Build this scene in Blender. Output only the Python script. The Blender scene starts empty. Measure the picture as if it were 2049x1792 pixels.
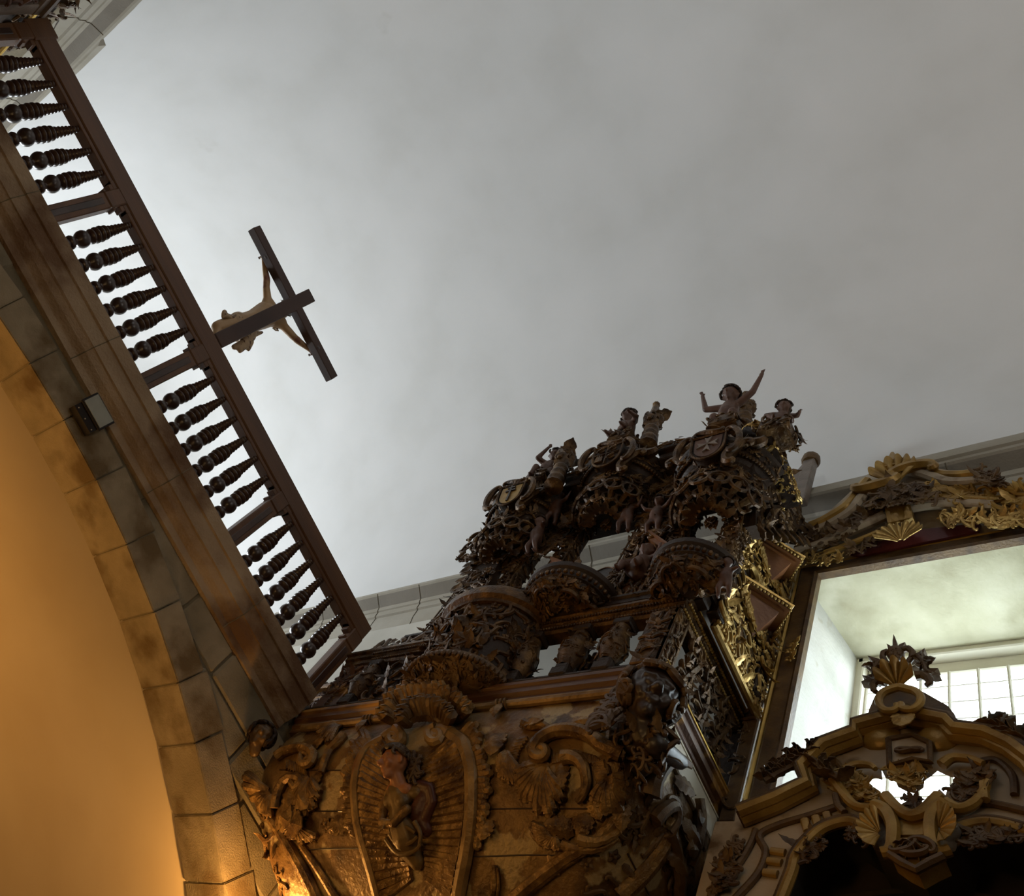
import bpy, bmesh, math, random
from mathutils import Vector as V, Matrix as M
from mathutils.bvhtree import BVHTree
PI = math.pi
SC = bpy.context.scene
COL = SC.collection
rnd = random.Random(7)

# ------------------------------------------------------------------ camera calibration
# three vanishing points of the photograph give rotation and focal length; it is a crop of a
# wider 3:2 frame, so the optical axis sits left of the middle.
CX, CY, FPX = 705.0, 896.0, 1786.5076
RR = [[0.45637372, -0.73476265, 0.50184347],
      [0.87682765, 0.27545854, -0.39407597],
      [0.15131524, 0.61987614, 0.76997225]]
_r2 = V(RR[2]).normalized()
_r0 = (V(RR[0]) - _r2 * V(RR[0]).dot(_r2)).normalized()
_r1 = _r2.cross(_r0)
EYE = V((0, 0, 1.6))

def ray(x, y):
    return (_r0 * (x - CX) + _r1 * (y - CY) + _r2 * FPX).normalized()

def P(x, y, ax, val):
    """the world point of a surveyed image position on the plane axis = val"""
    i = 'XYZ'.index(ax)
    d = ray(x, y)
    return EYE + d * ((val - EYE[i]) / d[i])

# ------------------------------------------------------------------ mesh collecting
class MB:
    def __init__(s):
        s.v = []; s.f = []
    def add(s, geo, m=None):
        vs, fs = geo
        o = len(s.v)
        if m is None:
            s.v += [tuple(p) for p in vs]
        else:
            s.v += [tuple(m @ V(p)) for p in vs]
        s.f += [tuple(i + o for i in f) for f in fs]
        return s

def frame(o, u, v, n=None):
    u = V(u).normalized(); v = V(v)
    if n is None:
        n = u.cross(v).normalized()
    else:
        n = V(n).normalized()
    v = n.cross(u).normalized()
    m = M((u, v, n)).transposed().to_4x4()
    m.translation = V(o)
    return m

def FX(o):            # a frame on a front that faces the nave (-X): u to the viewer's right, v up
    return frame(o, (0, -1, 0), (0, 0, 1))
def FY(o):            # a frame on a face that looks back along the nave (-Y)
    return frame(o, (1, 0, 0), (0, 0, 1))

def box(x0, x1, y0, y1, z0, z1):
    vs = [(x, y, z) for x in (x0, x1) for y in (y0, y1) for z in (z0, z1)]
    return vs, [(0, 1, 3, 2), (4, 6, 7, 5), (0, 4, 5, 1), (2, 3, 7, 6), (0, 2, 6, 4), (1, 5, 7, 3)]

def bbox(x0, x1, y0, y1, z0, z1, b=.01):
    """box with chamfered edges"""
    bm = bmesh.new()
    vs, fs = box(x0, x1, y0, y1, z0, z1)
    bv = [bm.verts.new(p) for p in vs]
    for f in fs: bm.faces.new([bv[i] for i in f])
    bmesh.ops.recalc_face_normals(bm, faces=bm.faces)
    bmesh.ops.bevel(bm, geom=bm.edges[:], offset=b, segments=1, affect='EDGES')
    bm.verts.index_update()
    r = [tuple(v.co) for v in bm.verts], [tuple(v.index for v in f.verts) for f in bm.faces]
    bm.free()
    return r

def prism(pts, d):
    """closed outline pts (3D, planar), pushed by the vector d"""
    n = len(pts); d = V(d)
    vs = [tuple(p) for p in pts] + [tuple(V(p) + d) for p in pts]
    fs = [tuple(range(n)), tuple(range(2 * n - 1, n - 1, -1))]
    fs += [(i, i + n, (i + 1) % n + n, (i + 1) % n) for i in range(n)]
    return vs, fs

def tube(pts, rad, n=7, flat=1.0, up=None, caps=True):
    pts = [V(p) for p in pts]; m = len(pts)
    if not hasattr(rad, '__len__'): rad = [rad] * m
    vs = []; fs = []; prev = None
    for i, p in enumerate(pts):
        t = (pts[min(i + 1, m - 1)] - pts[max(i - 1, 0)])
        t = t.normalized() if t.length > 1e-9 else V((0, 0, 1))
        u = up[i] if isinstance(up, list) else up
        if u is not None: b = V(u) - t * t.dot(V(u))
        elif prev is not None: b = prev - t * t.dot(prev)
        else: b = V((0, 0, 1)) - t * t.z
        if b.length < 1e-5: b = t.orthogonal()
        b.normalize(); prev = b
        s = t.cross(b)
        for k in range(n):
            a = 2 * PI * k / n
            vs.append(tuple(p + s * (rad[i] * math.cos(a)) + b * (rad[i] * flat * math.sin(a))))
    for i in range(m - 1):
        for k in range(n):
            a, b2 = i * n + k, i * n + (k + 1) % n
            fs.append((a, b2, b2 + n, a + n))
    if caps:
        fs.append(tuple(range(n - 1, -1, -1))); fs.append(tuple((m - 1) * n + k for k in range(n)))
    return vs, fs

def lathe(prof, n=16, a0=0.0, a1=2 * PI, axis='Z'):
    """profile of (r, z); a part turn is closed by flat ends"""
    full = abs(a1 - a0 - 2 * PI) < 1e-6
    m = len(prof); k = n if full else n + 1
    vs = []; fs = []
    for j in range(k):
        a = a0 + (a1 - a0) * j / n
        for r, z in prof: vs.append((r * math.cos(a), r * math.sin(a), z))
    for j in range(n):
        for i in range(m - 1):
            a = j * m + i; b = ((j + 1) % k) * m + i
            fs.append((a, b, b + 1, a + 1))
    return vs, fs

def ball(r, sx=1, sy=1, sz=1, n=10, m=6, c=(0, 0, 0)):
    vs = [(c[0], c[1], c[2] - r * sz)]; fs = []
    for i in range(1, m):
        a = -PI / 2 + PI * i / m
        for k in range(n):
            b = 2 * PI * k / n
            vs.append((c[0] + r * sx * math.cos(a) * math.cos(b), c[1] + r * sy * math.cos(a) * math.sin(b), c[2] + r * sz * math.sin(a)))
    vs.append((c[0], c[1], c[2] + r * sz)); e = len(vs) - 1
    for k in range(n):
        fs.append((0, 1 + (k + 1) % n, 1 + k)); fs.append((e, e - n + k, e - n + (k + 1) % n))
    for i in range(m - 2):
        for k in range(n):
            a = 1 + i * n + k; b = 1 + i * n + (k + 1) % n
            fs.append((a, b, b + n, a + n))
    return vs, fs

def mould(path, prof, n, closed=False, flip=1):
    """sweep a moulding profile [(out, along n)] along a planar path with mitred corners"""
    path = [V(p) for p in path]; m = len(path); n = V(n).normalized(); k = len(prof)
    vs = []; fs = []
    for i, p in enumerate(path):
        if closed: a, b = path[i - 1], path[(i + 1) % m]
        else: a, b = path[max(i - 1, 0)], path[min(i + 1, m - 1)]
        t1 = (p - a) if (p - a).length > 1e-9 else (b - p)
        t2 = (b - p) if (b - p).length > 1e-9 else (p - a)
        s1 = t1.normalized().cross(n); s2 = t2.normalized().cross(n)
        s = (s1 + s2)
        s = s.normalized() if s.length > 1e-6 else s1
        c = max(.45, s.dot(s1)); s = s * (flip / c)
        for o, h in prof: vs.append(tuple(p + s * o + n * h))
    for i in range(m if closed else m - 1):
        j = (i + 1) % m
        for q in range(k):
            r = (q + 1) % k
            fs.append((i * k + q, i * k + r, j * k + r, j * k + q))
    if not closed:
        fs.append(tuple(range(k))); fs.append(tuple((m - 1) * k + q for q in range(k - 1, -1, -1)))
    return vs, fs

# ------------------------------------------------------------------ ornament kit (local: u right, v up, n out)
def curl2d(kind='C', turns=1.15, n=40, mid=.9, power=3):
    pts = [(0.0, 0.0)]; th = 0.0
    b = turns * 2 * PI * (power + 1) / (2.0) 
    for i in range(n):
        s = -1 + 2 * (i + .5) / n
        e = abs(s) ** power * b
        if kind == 'C': k = e + mid
        elif kind == 'S': k = (e + mid * abs(s)) * (1 if s > 0 else -1)
        else: k = (e if s > 0 else 0) + mid
        th += k * 2 / n
        x, y = pts[-1]
        st = 2 / n * (1.15 - .75 * (abs(s) ** 2 if kind != 'J' else max(s, 0) ** 2))
        pts.append((x + math.cos(th) * st, y + math.sin(th) * st))
    xs = [p[0] for p in pts]; ys = [p[1] for p in pts]
    # align the long axis with x
    best = max(((i, j) for i in range(0, n + 1, 4) for j in range(i, n + 1, 4)), key=lambda q: (pts[q[0]][0] - pts[q[1]][0]) ** 2 + (pts[q[0]][1] - pts[q[1]][1]) ** 2)
    a, c = pts[best[0]], pts[best[1]]
    d = math.hypot(c[0] - a[0], c[1] - a[1]) or 1
    co, si = (c[0] - a[0]) / d, (c[1] - a[1]) / d
    mx, my = (a[0] + c[0]) / 2, (a[1] + c[1]) / 2
    out = [(((x - mx) * co + (y - my) * si) / d, (-(x - mx) * si + (y - my) * co) / d) for x, y in pts]
    return out
_CURLS = {k: curl2d(*a) for k, a in {'C': ('C',), 'S': ('S', 1.0, 40, .6), 'J': ('J', 1.25), 'c': ('C', .7, 30, 1.4), 's': ('S', .7, 34, 1.2)}.items()}

def scroll(kind='C', L=1.0, r=.06, flat=1.0, mirror=1):
    pts = _CURLS[kind]; n = len(pts)
    P3 = [(x * L, y * L * mirror, r * .35) for x, y in pts]
    rad = []
    for i in range(n):
        s = abs(-1 + 2 * i / (n - 1)) if kind != 'J' else max(0, -1 + 2 * i / (n - 1))
        rad.append(r * (1 - .6 * s ** 1.5))
    if kind == 'J': rad[0] *= .4; rad[1] *= .7
    vs, fs = tube(P3, rad, 6, flat, V((0, 0, 1)))
    vs = list(vs); fs = list(fs)
    for q in ((0, n - 1) if kind != 'J' else (n - 1,)):
        bv, bf = ball(r * .62, 1, 1, 1.1, 7, 4, (P3[q][0], P3[q][1], P3[q][2]))
        o = len(vs); vs += bv; fs += [tuple(i + o for i in f) for f in bf]
    return vs, fs

def leaf(L=1.0, W=.35, curl=.25, lobes=4, nu=13, th=.035):
    """acanthus leaf from the origin along +x, lobed edges, ribs, tip rolled out towards +z"""
    top = []; cols = (-1, -.55, 0, .55, 1)
    for i in range(nu):
        t = i / (nu - 1)
        w = W * (math.sin(PI * min(1, t * 1.02 + .06)) ** .6) * (1 - .35 * t) * (.72 + .28 * abs(math.cos(lobes * PI * t)))
        if i == nu - 1: w = W * .06
        for c in cols:
            z = curl * L * (t ** 2.2) + .10 * L * math.sin(PI * t) + W * (.30 * (1 - c * c) - (.10 if abs(c) == .55 else 0)) * math.sin(PI * min(1, t + .1))
            x = L * (t - .22 * max(0, t - .72) * 2.2) - abs(c) * w * .25
            top.append((x, c * w, z))
    k = len(cols); m = len(top)
    vs = top + [(x, y, z - th * L) for x, y, z in top]
    fs = []
    for i in range(nu - 1):
        for j in range(k - 1):
            a = i * k + j
            fs.append((a, a + k, a + k + 1, a + 1)); fs.append((a + m, a + 1 + m, a + k + 1 + m, a + k + m))
        a = i * k; fs.append((a, a + m, a + k + m, a + k)); a = i * k + k - 1; fs.append((a, a + k, a + k + m, a + m))
    a = (nu - 1) * k
    for j in range(k - 1):
        fs.append((j, j + 1, j + 1 + m, j + m)); fs.append((a + j, a + j + m, a + j + 1 + m, a + j + 1))
    return vs, fs

def shell(R=1.0, a0=-.2, a1=PI + .2, ribs=9, dep=.22, amp=.05, r0=.12, nr=6, th=.04):
    """scallop shell fanning upward (+v), hinge at the origin"""
    na = ribs * 6; top = []
    for i in range(nr + 1):
        t = i / nr
        for j in range(na + 1):
            s = j / na; a = a0 + (a1 - a0) * s
            rb = abs(math.sin(ribs * PI * s))
            rr = R * (r0 + (1 - r0) * t) * (1 + .09 * t ** 3 * (rb - .5))
            z = R * (dep * math.sin(PI * .5 * t + .15) + amp * (.35 + t) * rb * 1.6 + .10 * t ** 5)
            top.append((rr * math.cos(a), rr * math.sin(a), z))
    k = na + 1; m = len(top)
    vs = top + [(x, y, z - th * R) for x, y, z in top]; fs = []
    for i in range(nr):
        for j in range(na):
            a = i * k + j
            fs.append((a, a + k, a + k + 1, a + 1)); fs.append((a + m, a + 1 + m, a + k + 1 + m, a + k + m))
        a = i * k; fs.append((a, a + m, a + k + m, a + k)); a = i * k + na; fs.append((a, a + k, a + k + m, a + m))
    a = nr * k
    for j in range(na):
        fs.append((a + j, a + j + m, a + j + 1 + m, a + j + 1)); fs.append((j, j + 1, j + 1 + m, j + m))
    return vs, fs

def rosette(R=1.0, n=6):
    mb = MB()
    for i in range(n):
        mb.add(leaf(R, R * .42, .1, 2, 6, .06), M.Rotation(2 * PI * i / n, 4, 'Z'))
    mb.add(ball(R * .26, 1, 1, 1, 8, 5, (0, 0, R * .2)))
    return mb.v, mb.f

def foliage(mb, fr, w, h, size=.2, seed=0, dens=1.0, rel=1.0, kinds='CSJLLRL', mirror=True, mask=None):
    """fill the rectangle w x h (centred on the frame) with carved scrolls and acanthus"""
    r = random.Random(seed); size *= .66
    nx = max(1, round(w / size)); ny = max(1, round(h / size))
    half = (nx + 1) // 2 if mirror else nx
    for i in range(half):
        for j in range(ny):
            if r.random() > dens: continue
            u = ((i + .5 + r.uniform(-.2, .2)) / nx - .5) * w
            v = ((j + .5 + r.uniform(-.2, .2)) / ny - .5) * h
            if mirror and nx % 2 and i == half - 1: u = 0
            if mask and not mask(u, v): continue
            k = r.choice(kinds); a = r.uniform(0, 2 * PI); s = size * r.uniform(.85, 1.35)
            if k == 'L' and r.random() < .45: k = 'S'
            if k == 'L': g = leaf(s * 1.25, s * .40, r.uniform(.3, .7) * rel, 3, 9)
            elif k == 'R': g = rosette(s * .5, 5)
            elif k == 'B': g = ball(s * .3, 1, 1, .9, 8, 5)
            else: g = scroll(k, s * 1.25, s * .15, rel, r.choice((-1, 1)))
            mm = M.Translation((u, v, r.uniform(-.01, .012))) @ M.Rotation(a, 4, 'Z')
            if k == 'L': mm = mm @ M.Translation((-s * .5, 0, 0))
            mb.add(g, fr @ mm)
            if mirror and abs(u) > .01:
                mb.add(g, fr @ M.Diagonal((-1, 1, 1, 1)) @ mm)
    return mb

def beads(mb, a, b, r, gap=2.3):
    a = V(a); b = V(b); n = max(1, int((b - a).length / (r * gap)))
    for i in range(n):
        p = a.lerp(b, (i + .5) / n)
        mb.add(ball(r, 1, 1, 1, 6, 4, p))

def capsule(a, b, ra, rb, n=10):
    a = V(a); b = V(b); d = b - a; L = d.length
    q = d.to_track_quat('Z', 'Y').to_matrix().to_4x4() if L > 1e-6 else M.Identity(4)
    q.translation = a
    prof = [(0, -ra)] + [(ra * math.sin(t), -ra * math.cos(t)) for t in (.5, 1.0)] + [(ra, 0)]
    prof += [(rb, L)] + [(rb * math.cos(t), L + rb * math.sin(t)) for t in (.55, 1.05)] + [(0, L + rb)]
    vs, fs = lathe([(max(r, 1e-4), z) for r, z in prof], n)
    m = len(prof)
    fs = list(fs) + [tuple(j * m for j in range(n - 1, -1, -1)), tuple(j * m + m - 1 for j in range(n))]
    return [tuple(q @ V(p)) for p in vs], fs

# ------------------------------------------------------------------ objects
def mesh_obj(name, mb, mat, smooth=True, auto=None, base=(0, 0, 0)):
    me = bpy.data.meshes.new(name)
    b = V(base)
    me.from_pydata([tuple(V(p) - b) for p in mb.v], [], mb.f)
    bm = bmesh.new(); bm.from_mesh(me)
    bmesh.ops.recalc_face_normals(bm, faces=bm.faces)
    bm.to_mesh(me); bm.free()
    me.materials.append(mat)
    if smooth:
        for p in me.polygons: p.use_smooth = True
        if auto is not None:
            try: me.set_sharp_from_angle(angle=auto)
            except Exception: pass
    o = bpy.data.objects.new(name, me); COL.objects.link(o)
    return o

def tag(o, label, cat=None, group=None, kind=None):
    if label: o['label'] = label
    if cat: o['category'] = cat
    if group: o['group'] = group
    if kind: o['kind'] = kind
    return o

def thing(name, label, cat, loc=(0, 0, 0), group=None):
    o = bpy.data.objects.new(name, None); COL.objects.link(o)
    o.empty_display_size = .1
    o.location = loc
    return tag(o, label, cat, group)

def root_loc(p):
    l = V((0, 0, 0))
    while p is not None:
        l += p.location; p = p.parent
    return l

def part(name, mb, mat, parent, label=None, smooth=True, auto=.6):
    o = mesh_obj(name, mb, mat, smooth, auto, root_loc(parent))
    o.parent = parent
    if label: o['label'] = label
    return o

def struct(name, mb, mat, label, smooth=False, auto=.6, parent=None, cat=None):
    o = mesh_obj(name, mb, mat, smooth, auto)
    if parent is not None: o.parent = parent
    return tag(o, label, cat, None, 'structure')

def blob(name, caps, mat, parent, vox=.014, label=None, top=None):
    """a body as one continuous skin: tapered limbs and lumps fused by a voxel remesh"""
    mb = MB()
    for c in caps:
        if len(c) == 4: mb.add(capsule(*c))
        else: mb.add(c)
    if parent is not None: o = part(name, mb, mat, parent, label)
    else:
        o = mesh_obj(name, mb, mat, True, None, top or (0, 0, 0)); o.location = top or (0, 0, 0)
    m = o.modifiers.new('fuse', 'REMESH'); m.mode = 'VOXEL'; m.voxel_size = vox; m.use_smooth_shade = True
    s = o.modifiers.new('soften', 'SMOOTH'); s.iterations = 3; s.factor = .5
    return o

# ------------------------------------------------------------------ materials
def mat(name, cols, scale=4.0, rough=.7, metal=0.0, bump=.2, bscale=30.0, spec=.5, detail=6.0, stops=None, stretch=None, second=None, bdist=.02):
    m = bpy.data.materials.new(name); m.use_nodes = True
    nt = m.node_tree; nd = nt.nodes; lk = nt.links
    b = nd['Principled BSDF']
    tc = nd.new('ShaderNodeTexCoord'); mp = nd.new('ShaderNodeMapping'); lk.new(tc.outputs['Object'], mp.inputs['Vector'])
    if stretch: mp.inputs['Scale'].default_value = stretch
    nz = nd.new('ShaderNodeTexNoise'); nz.inputs['Scale'].default_value = scale; nz.inputs['Detail'].default_value = detail
    lk.new(mp.outputs['Vector'], nz.inputs['Vector'])
    cr = nd.new('ShaderNodeValToRGB'); e = cr.color_ramp.elements
    n = len(cols)
    st = stops or [.3 + .4 * i / max(1, n - 1) for i in range(n)]
    while len(e) < n: e.new(.5)
    for i in range(n):
        e[i].position = st[i]; e[i].color = (*cols[i], 1)
    lk.new(nz.outputs['Fac'], cr.inputs['Fac'])
    out = cr.outputs['Color']
    if second:   # (colour, scale, lo, hi): a patchy second coat, worn, stained or painted-lit areas
        n2 = nd.new('ShaderNodeTexNoise'); n2.inputs['Scale'].default_value = second[1]; n2.inputs['Detail'].default_value = 8
        lk.new(mp.outputs['Vector'], n2.inputs['Vector'])
        r2 = nd.new('ShaderNodeMapRange'); r2.inputs['From Min'].default_value = second[2]; r2.inputs['From Max'].default_value = second[3]
        lk.new(n2.outputs['Fac'], r2.inputs['Value'])
        mx = nd.new('ShaderNodeMix'); mx.data_type = 'RGBA'
        lk.new(r2.outputs['Result'], mx.inputs['Factor']); lk.new(out, mx.inputs['A']); mx.inputs['B'].default_value = (*second[0], 1)
        out = mx.outputs['Result']
    lk.new(out, b.inputs['Base Color'])
    b.inputs['Roughness'].default_value = rough; b.inputs['Metallic'].default_value = metal
    b.inputs['Specular IOR Level'].default_value = spec
    if bump:
        bn = nd.new('ShaderNodeTexNoise'); bn.inputs['Scale'].default_value = bscale; bn.inputs['Detail'].default_value = 5
        lk.new(mp.outputs['Vector'], bn.inputs['Vector'])
        bu = nd.new('ShaderNodeBump'); bu.inputs['Strength'].default_value = bump; bu.inputs['Distance'].default_value = bdist
        lk.new(bn.outputs['Fac'], bu.inputs['Height']); lk.new(bu.outputs['Normal'], b.inputs['Normal'])
    return m

MT = {}
MT['vault'] = mat('vault_plaster', [(.60, .60, .59), (.64, .642, .638), (.67, .67, .668)], .8, .95, 0, .08, 9, .2, 10, second=((.50, .49, .46), .9, .70, .86))
MT['stain'] = MT['vault']
MT['limewash'] = mat('limewash', [(.42, .40, .35), (.52, .50, .44)], 1.2, .95, 0, .08, 12, .2)
MT['low'] = mat('ochre_plaster', [(.50, .40, .27), (.57, .47, .33)], .8, .95, 0, .08, 8, .15)
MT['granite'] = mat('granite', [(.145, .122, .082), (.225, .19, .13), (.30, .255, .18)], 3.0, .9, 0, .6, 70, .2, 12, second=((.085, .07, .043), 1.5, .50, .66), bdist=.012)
MT['granite_lit'] = mat('granite_warm_lit', [(.185, .148, .094), (.26, .21, .138), (.33, .27, .185)], 2.6, .9, 0, .6, 70, .2, 12, second=((.13, .09, .046), 2.2, .50, .66), bdist=.012)  # same granite, with the orange lamplight put into its colour
MT['mortar'] = mat('mortar', [(.12, .10, .066), (.18, .15, .10)], 4, .95, 0, .6, 40, .2)
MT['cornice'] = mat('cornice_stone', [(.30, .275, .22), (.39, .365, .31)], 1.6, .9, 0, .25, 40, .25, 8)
MT['corniceshade'] = mat('cornice_soffit_shade', [(.19, .17, .14), (.25, .23, .195)], 1.6, .9, 0, .25, 40, .25, 8)  # same cornice stone darkened: shade of the underside put into the colour
MT['loftstone'] = mat('loft_cornice_stone', [(.21, .142, .085), (.295, .215, .138), (.36, .275, .185)], 2.2, .85, 0, .7, 40, .25, 11, second=((.12, .066, .034), 1.3, .50, .64), bdist=.02)
MT['rail'] = mat('rail_wood', [(.068, .026, .007), (.125, .050, .013)], 3, .5, 0, .15, 40, .5, 8, stretch=(.25, 3, 3))
MT['turned'] = mat('turned_wood', [(.028, .014, .010), (.06, .028, .016)], 5, .32, 0, .1, 40, .6)
MT['cross'] = mat('cross_wood', [(.035, .016, .012), (.06, .028, .018)], 3, .55, 0, .15, 50, .4, 8, stretch=(.6, 3, .6))
MT['flesh'] = mat('painted_flesh', [(.36, .23, .12), (.46, .31, .17)], 6, .5, 0, .1, 30, .4, second=((.20, .08, .05), 7, .60, .72))
MT['cloth'] = mat('painted_cloth', [(.36, .25, .15), (.46, .33, .2)], 14, .5, 0, .3, 20, .4, second=((.10, .045, .02), 22, .55, .62))
MT['hair'] = mat('painted_hair', [(.03, .02, .012), (.07, .04, .02)], 12, .6, 0, .4, 40)
MT['thorn'] = mat('silver_thorn', [(.3, .3, .3), (.4, .4, .4)], 12, .35, .8, .2, 40)
MT['carve'] = mat('carved_gilt_dark', [(.028, .0135, .0045), (.075, .038, .0125), (.17, .095, .032)], 9.0, .40, .35, .45, 45, .32, 10)
MT['carve2'] = mat('carved_wood_dark', [(.014, .0068, .0032), (.032, .016, .0068)], 5.0, .52, .05, .3, 40, .3, 8)
MT['gilt'] = mat('gilt_worn', [(.16, .085, .02), (.42, .27, .08), (.52, .36, .13)], 4.0, .33, .65, .25, 40, .5, 8)
MT['amber'] = mat('amber_wood', [(.09, .030, .008), (.17, .065, .017)], 3.0, .35, .15, .1, 30, .5, 8)
MT['putto'] = mat('putto_paint', [(.06, .027, .016), (.105, .05, .03)], 7, .5, 0, .2, 30, .4)
MT['belly'] = mat('belly_paint', [(.06, .028, .008), (.15, .08, .024), (.22, .13, .042)], 5.0, .45, .2, .45, 26, .45, 12, [.32, .5, .66], None, ((.34, .25, .12), 3.2, .545, .575), .03)
MT['bellyrel'] = mat('belly_relief', [(.06, .027, .007), (.17, .092, .026), (.29, .175, .058)], 9.0, .40, .35, .55, 28, .45, 12, [.32, .5, .66], None, ((.05, .022, .007), 5.0, .56, .70), .03)
MT['bellycream'] = mat('belly_moulding', [(.12, .065, .02), (.30, .19, .07)], 7, .42, .2, .4, 30, .5, 12, second=((.2, .09, .03), 3.5, .6, .7))
MT['redwood'] = mat('red_brown_moulding', [(.06, .022, .008), (.11, .045, .015)], 2.2, .45, .1, .2, 40, .5, 8, second=((.42, .22, .045), 1.6, .50, .60), stretch=(2, .5, 2))  # amber patches paint the lit band of the gallery cornice
MT['ebony'] = mat('ebony', [(.016, .009, .006), (.04, .02, .011)], 5, .42, 0, .1, 30, .6)
MT['rosy'] = mat('rosy_face', [(.25, .10, .04), (.33, .14, .06)], 6, .45, 0, .1, 30, .4)
MT['green'] = mat('green_drapery', [(.085, .052, .018), (.20, .12, .036)], 6, .45, .15, .2, 30, .4)
MT['maroon'] = mat('maroon_cloak', [(.045, .012, .007), (.085, .026, .014)], 5, .45, 0, .2, 30, .4)
MT['whitepaint'] = mat('white_board', [(.40, .37, .30), (.52, .49, .41)], 2.2, .6, 0, .1, 30, .4, second=((.2, .12, .06), 3, .62, .7))
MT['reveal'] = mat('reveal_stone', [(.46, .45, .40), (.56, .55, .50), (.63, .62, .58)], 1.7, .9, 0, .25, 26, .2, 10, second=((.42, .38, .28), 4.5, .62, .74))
MT['revealshade'] = mat('reveal_head_shaded', [(.36, .335, .225), (.45, .425, .30), (.53, .505, .38)], 2.4, .9, 0, .25, 26, .2, 12, second=((.33, .305, .20), 2.6, .52, .74))  # same reveal stone, darker and yellower: shade on the head as colour
MT['frame'] = mat('window_paint', [(.66, .62, .50), (.74, .70, .58)], 3, .7, 0, .1, 30, .3)
MT['iron'] = mat('overexposed_iron', [(.62, .58, .48), (.72, .68, .58)], 8, .6, 0, .1, 30, .4)  # bars coloured pale to imitate overexposure against the sky
MT['giltline'] = mat('gilt_line', [(.45, .28, .06), (.62, .42, .12)], 3, .28, .8, .1, 30, .5)
MT['cream'] = mat('cream_paint', [(.30, .24, .165), (.40, .325, .23)], 3, .55, 0, .2, 30, .4, second=((.12, .07, .03), 3.2, .55, .66))
MT['ochre'] = mat('ochre_gilt', [(.20, .11, .02), (.42, .26, .06)], 6, .38, .35, .2, 35, .5, 8)
MT['umber'] = mat('umber_carving', [(.045, .021, .006), (.13, .07, .018)], 8, .5, .15, .25, 40, .5, 8)
MT['niche'] = mat('niche_shade', [(.03, .02, .014), (.055, .04, .028)], 1.4, .8, 0, .2, 20, .2)  # dark tone stands in for the shade of a deep niche
MT['crimson'] = mat('crimson_ground', [(.10, .018, .022), (.17, .035, .035)], 3, .5, 0, .1, 30)
MT['black'] = mat('black_metal', [(.009, .006, .006), (.014, .01, .01)], 5, .6, 0, .1, 40, .25)
MT['lampglass'] = mat('frosted_lamp_glass', [(.22, .22, .18), (.27, .27, .23)], 5, .2, 0, 0, 40, .6)
MT['greycarve'] = mat('grey_carving', [(.12, .095, .075), (.21, .17, .14)], 6, .5, .05, .25, 40, .4)
MT['floor'] = mat('floor_stone', [(.09, .075, .055), (.14, .115, .085)], 1.2, .7, 0, .2, 20)
# ------------------------------------------------------------------ the place: sizes in metres
XR, XL, XC = 4.2, -4.58, -.19          # inner faces of the nave walls and its middle line
ZS, RV = 10.80, 4.39                   # springing and radius of the barrel vault
YN, YW = -5.0, 17.0                    # nave end behind the viewer, west wall of the choir
YL = 6.0                               # front of the choir loft
AR, AZ = 8.70, 5.99 - 8.70             # loft arch: radius and centre height
def arch_z(x, r=AR): return AZ + math.sqrt(max(0, r * r - (x - XC) ** 2))

# vault
mb = MB(); N = 64; NY = 22
for (r, flip) in ((RV, 0), (RV + .25, 1)):
    o = len(mb.v)
    for j in range(NY + 1):
        y = YN + (YW - YN) * j / NY
        for i in range(N + 1):
            a = PI * i / N
            mb.v.append((XC + r * math.cos(a), y, ZS + r * math.sin(a)))
    for j in range(NY):
        for i in range(N):
            a = o + j * (N + 1) + i
            mb.f.append((a, a + 1, a + N + 2, a + N + 1))
struct('ceiling', mb, MT['vault'], 'whitewashed plaster barrel vault over the nave', True, None)

# right wall with the splayed window opening
WY0, WY1, WZ0, WZ1 = .42, 2.40, 6.30, 9.60          # opening at the wall face
VY0, VY1, VZ0, VZ1 = .62, 2.262, 6.30, 9.70         # opening at the glass
XW = 5.25
mb = MB()
mb.add(box(XR, XW + .15, YN, WY0, 0, ZS)); mb.add(box(XR, XW + .15, WY1, YW, 0, ZS))
mb.add(box(XR, XW + .15, WY0, WY1, 0, WZ0)); mb.add(box(XR, XW + .15, WY0, WY1, WZ1 + .12, ZS + .1))
struct('wall_right', mb, MT['limewash'], 'right nave wall, limewashed, behind the organ')
mb = MB()
def splay(a, b, c, d, t):   # a reveal slab from the wall face edge a-b to the glass edge c-d
    a, b, c, d, t = map(V, (a, b, c, d, t))
    vs = [a, b, d, c, a + t, b + t, d + t, c + t]
    return [tuple(p) for p in vs], [(0, 1, 2, 3), (7, 6, 5, 4), (0, 4, 5, 1), (1, 5, 6, 2), (2, 6, 7, 3), (3, 7, 4, 0)]
mb.add(splay((XR + .004, WY1, WZ0), (XR + .004, WY1, WZ1), (XW, VY1, VZ0), (XW, VY1, VZ1), (0, .16, 0)))
mb.add(splay((XR + .004, WY0, WZ0), (XR + .004, WY0, WZ1), (XW, VY0, VZ0), (XW, VY0, VZ1), (0, -.22, 0)))
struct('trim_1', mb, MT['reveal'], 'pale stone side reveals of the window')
mb = MB()
mb.add(splay((XR + .004, WY0 - .02, WZ1), (XR + .004, WY1 + .02, WZ1), (XW, VY0 - .2, VZ1), (XW, VY1 + .15, VZ1), (0, 0, .14)))
mb.add(splay((XR + .004, WY0, WZ0), (XR + .004, WY1, WZ0), (XW, VY0 - .2, VZ0), (XW, VY1 + .1, VZ0), (0, 0, -.1)))
struct('trim_2', mb, MT['revealshade'], 'pale stone head of the window recess')

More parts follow.
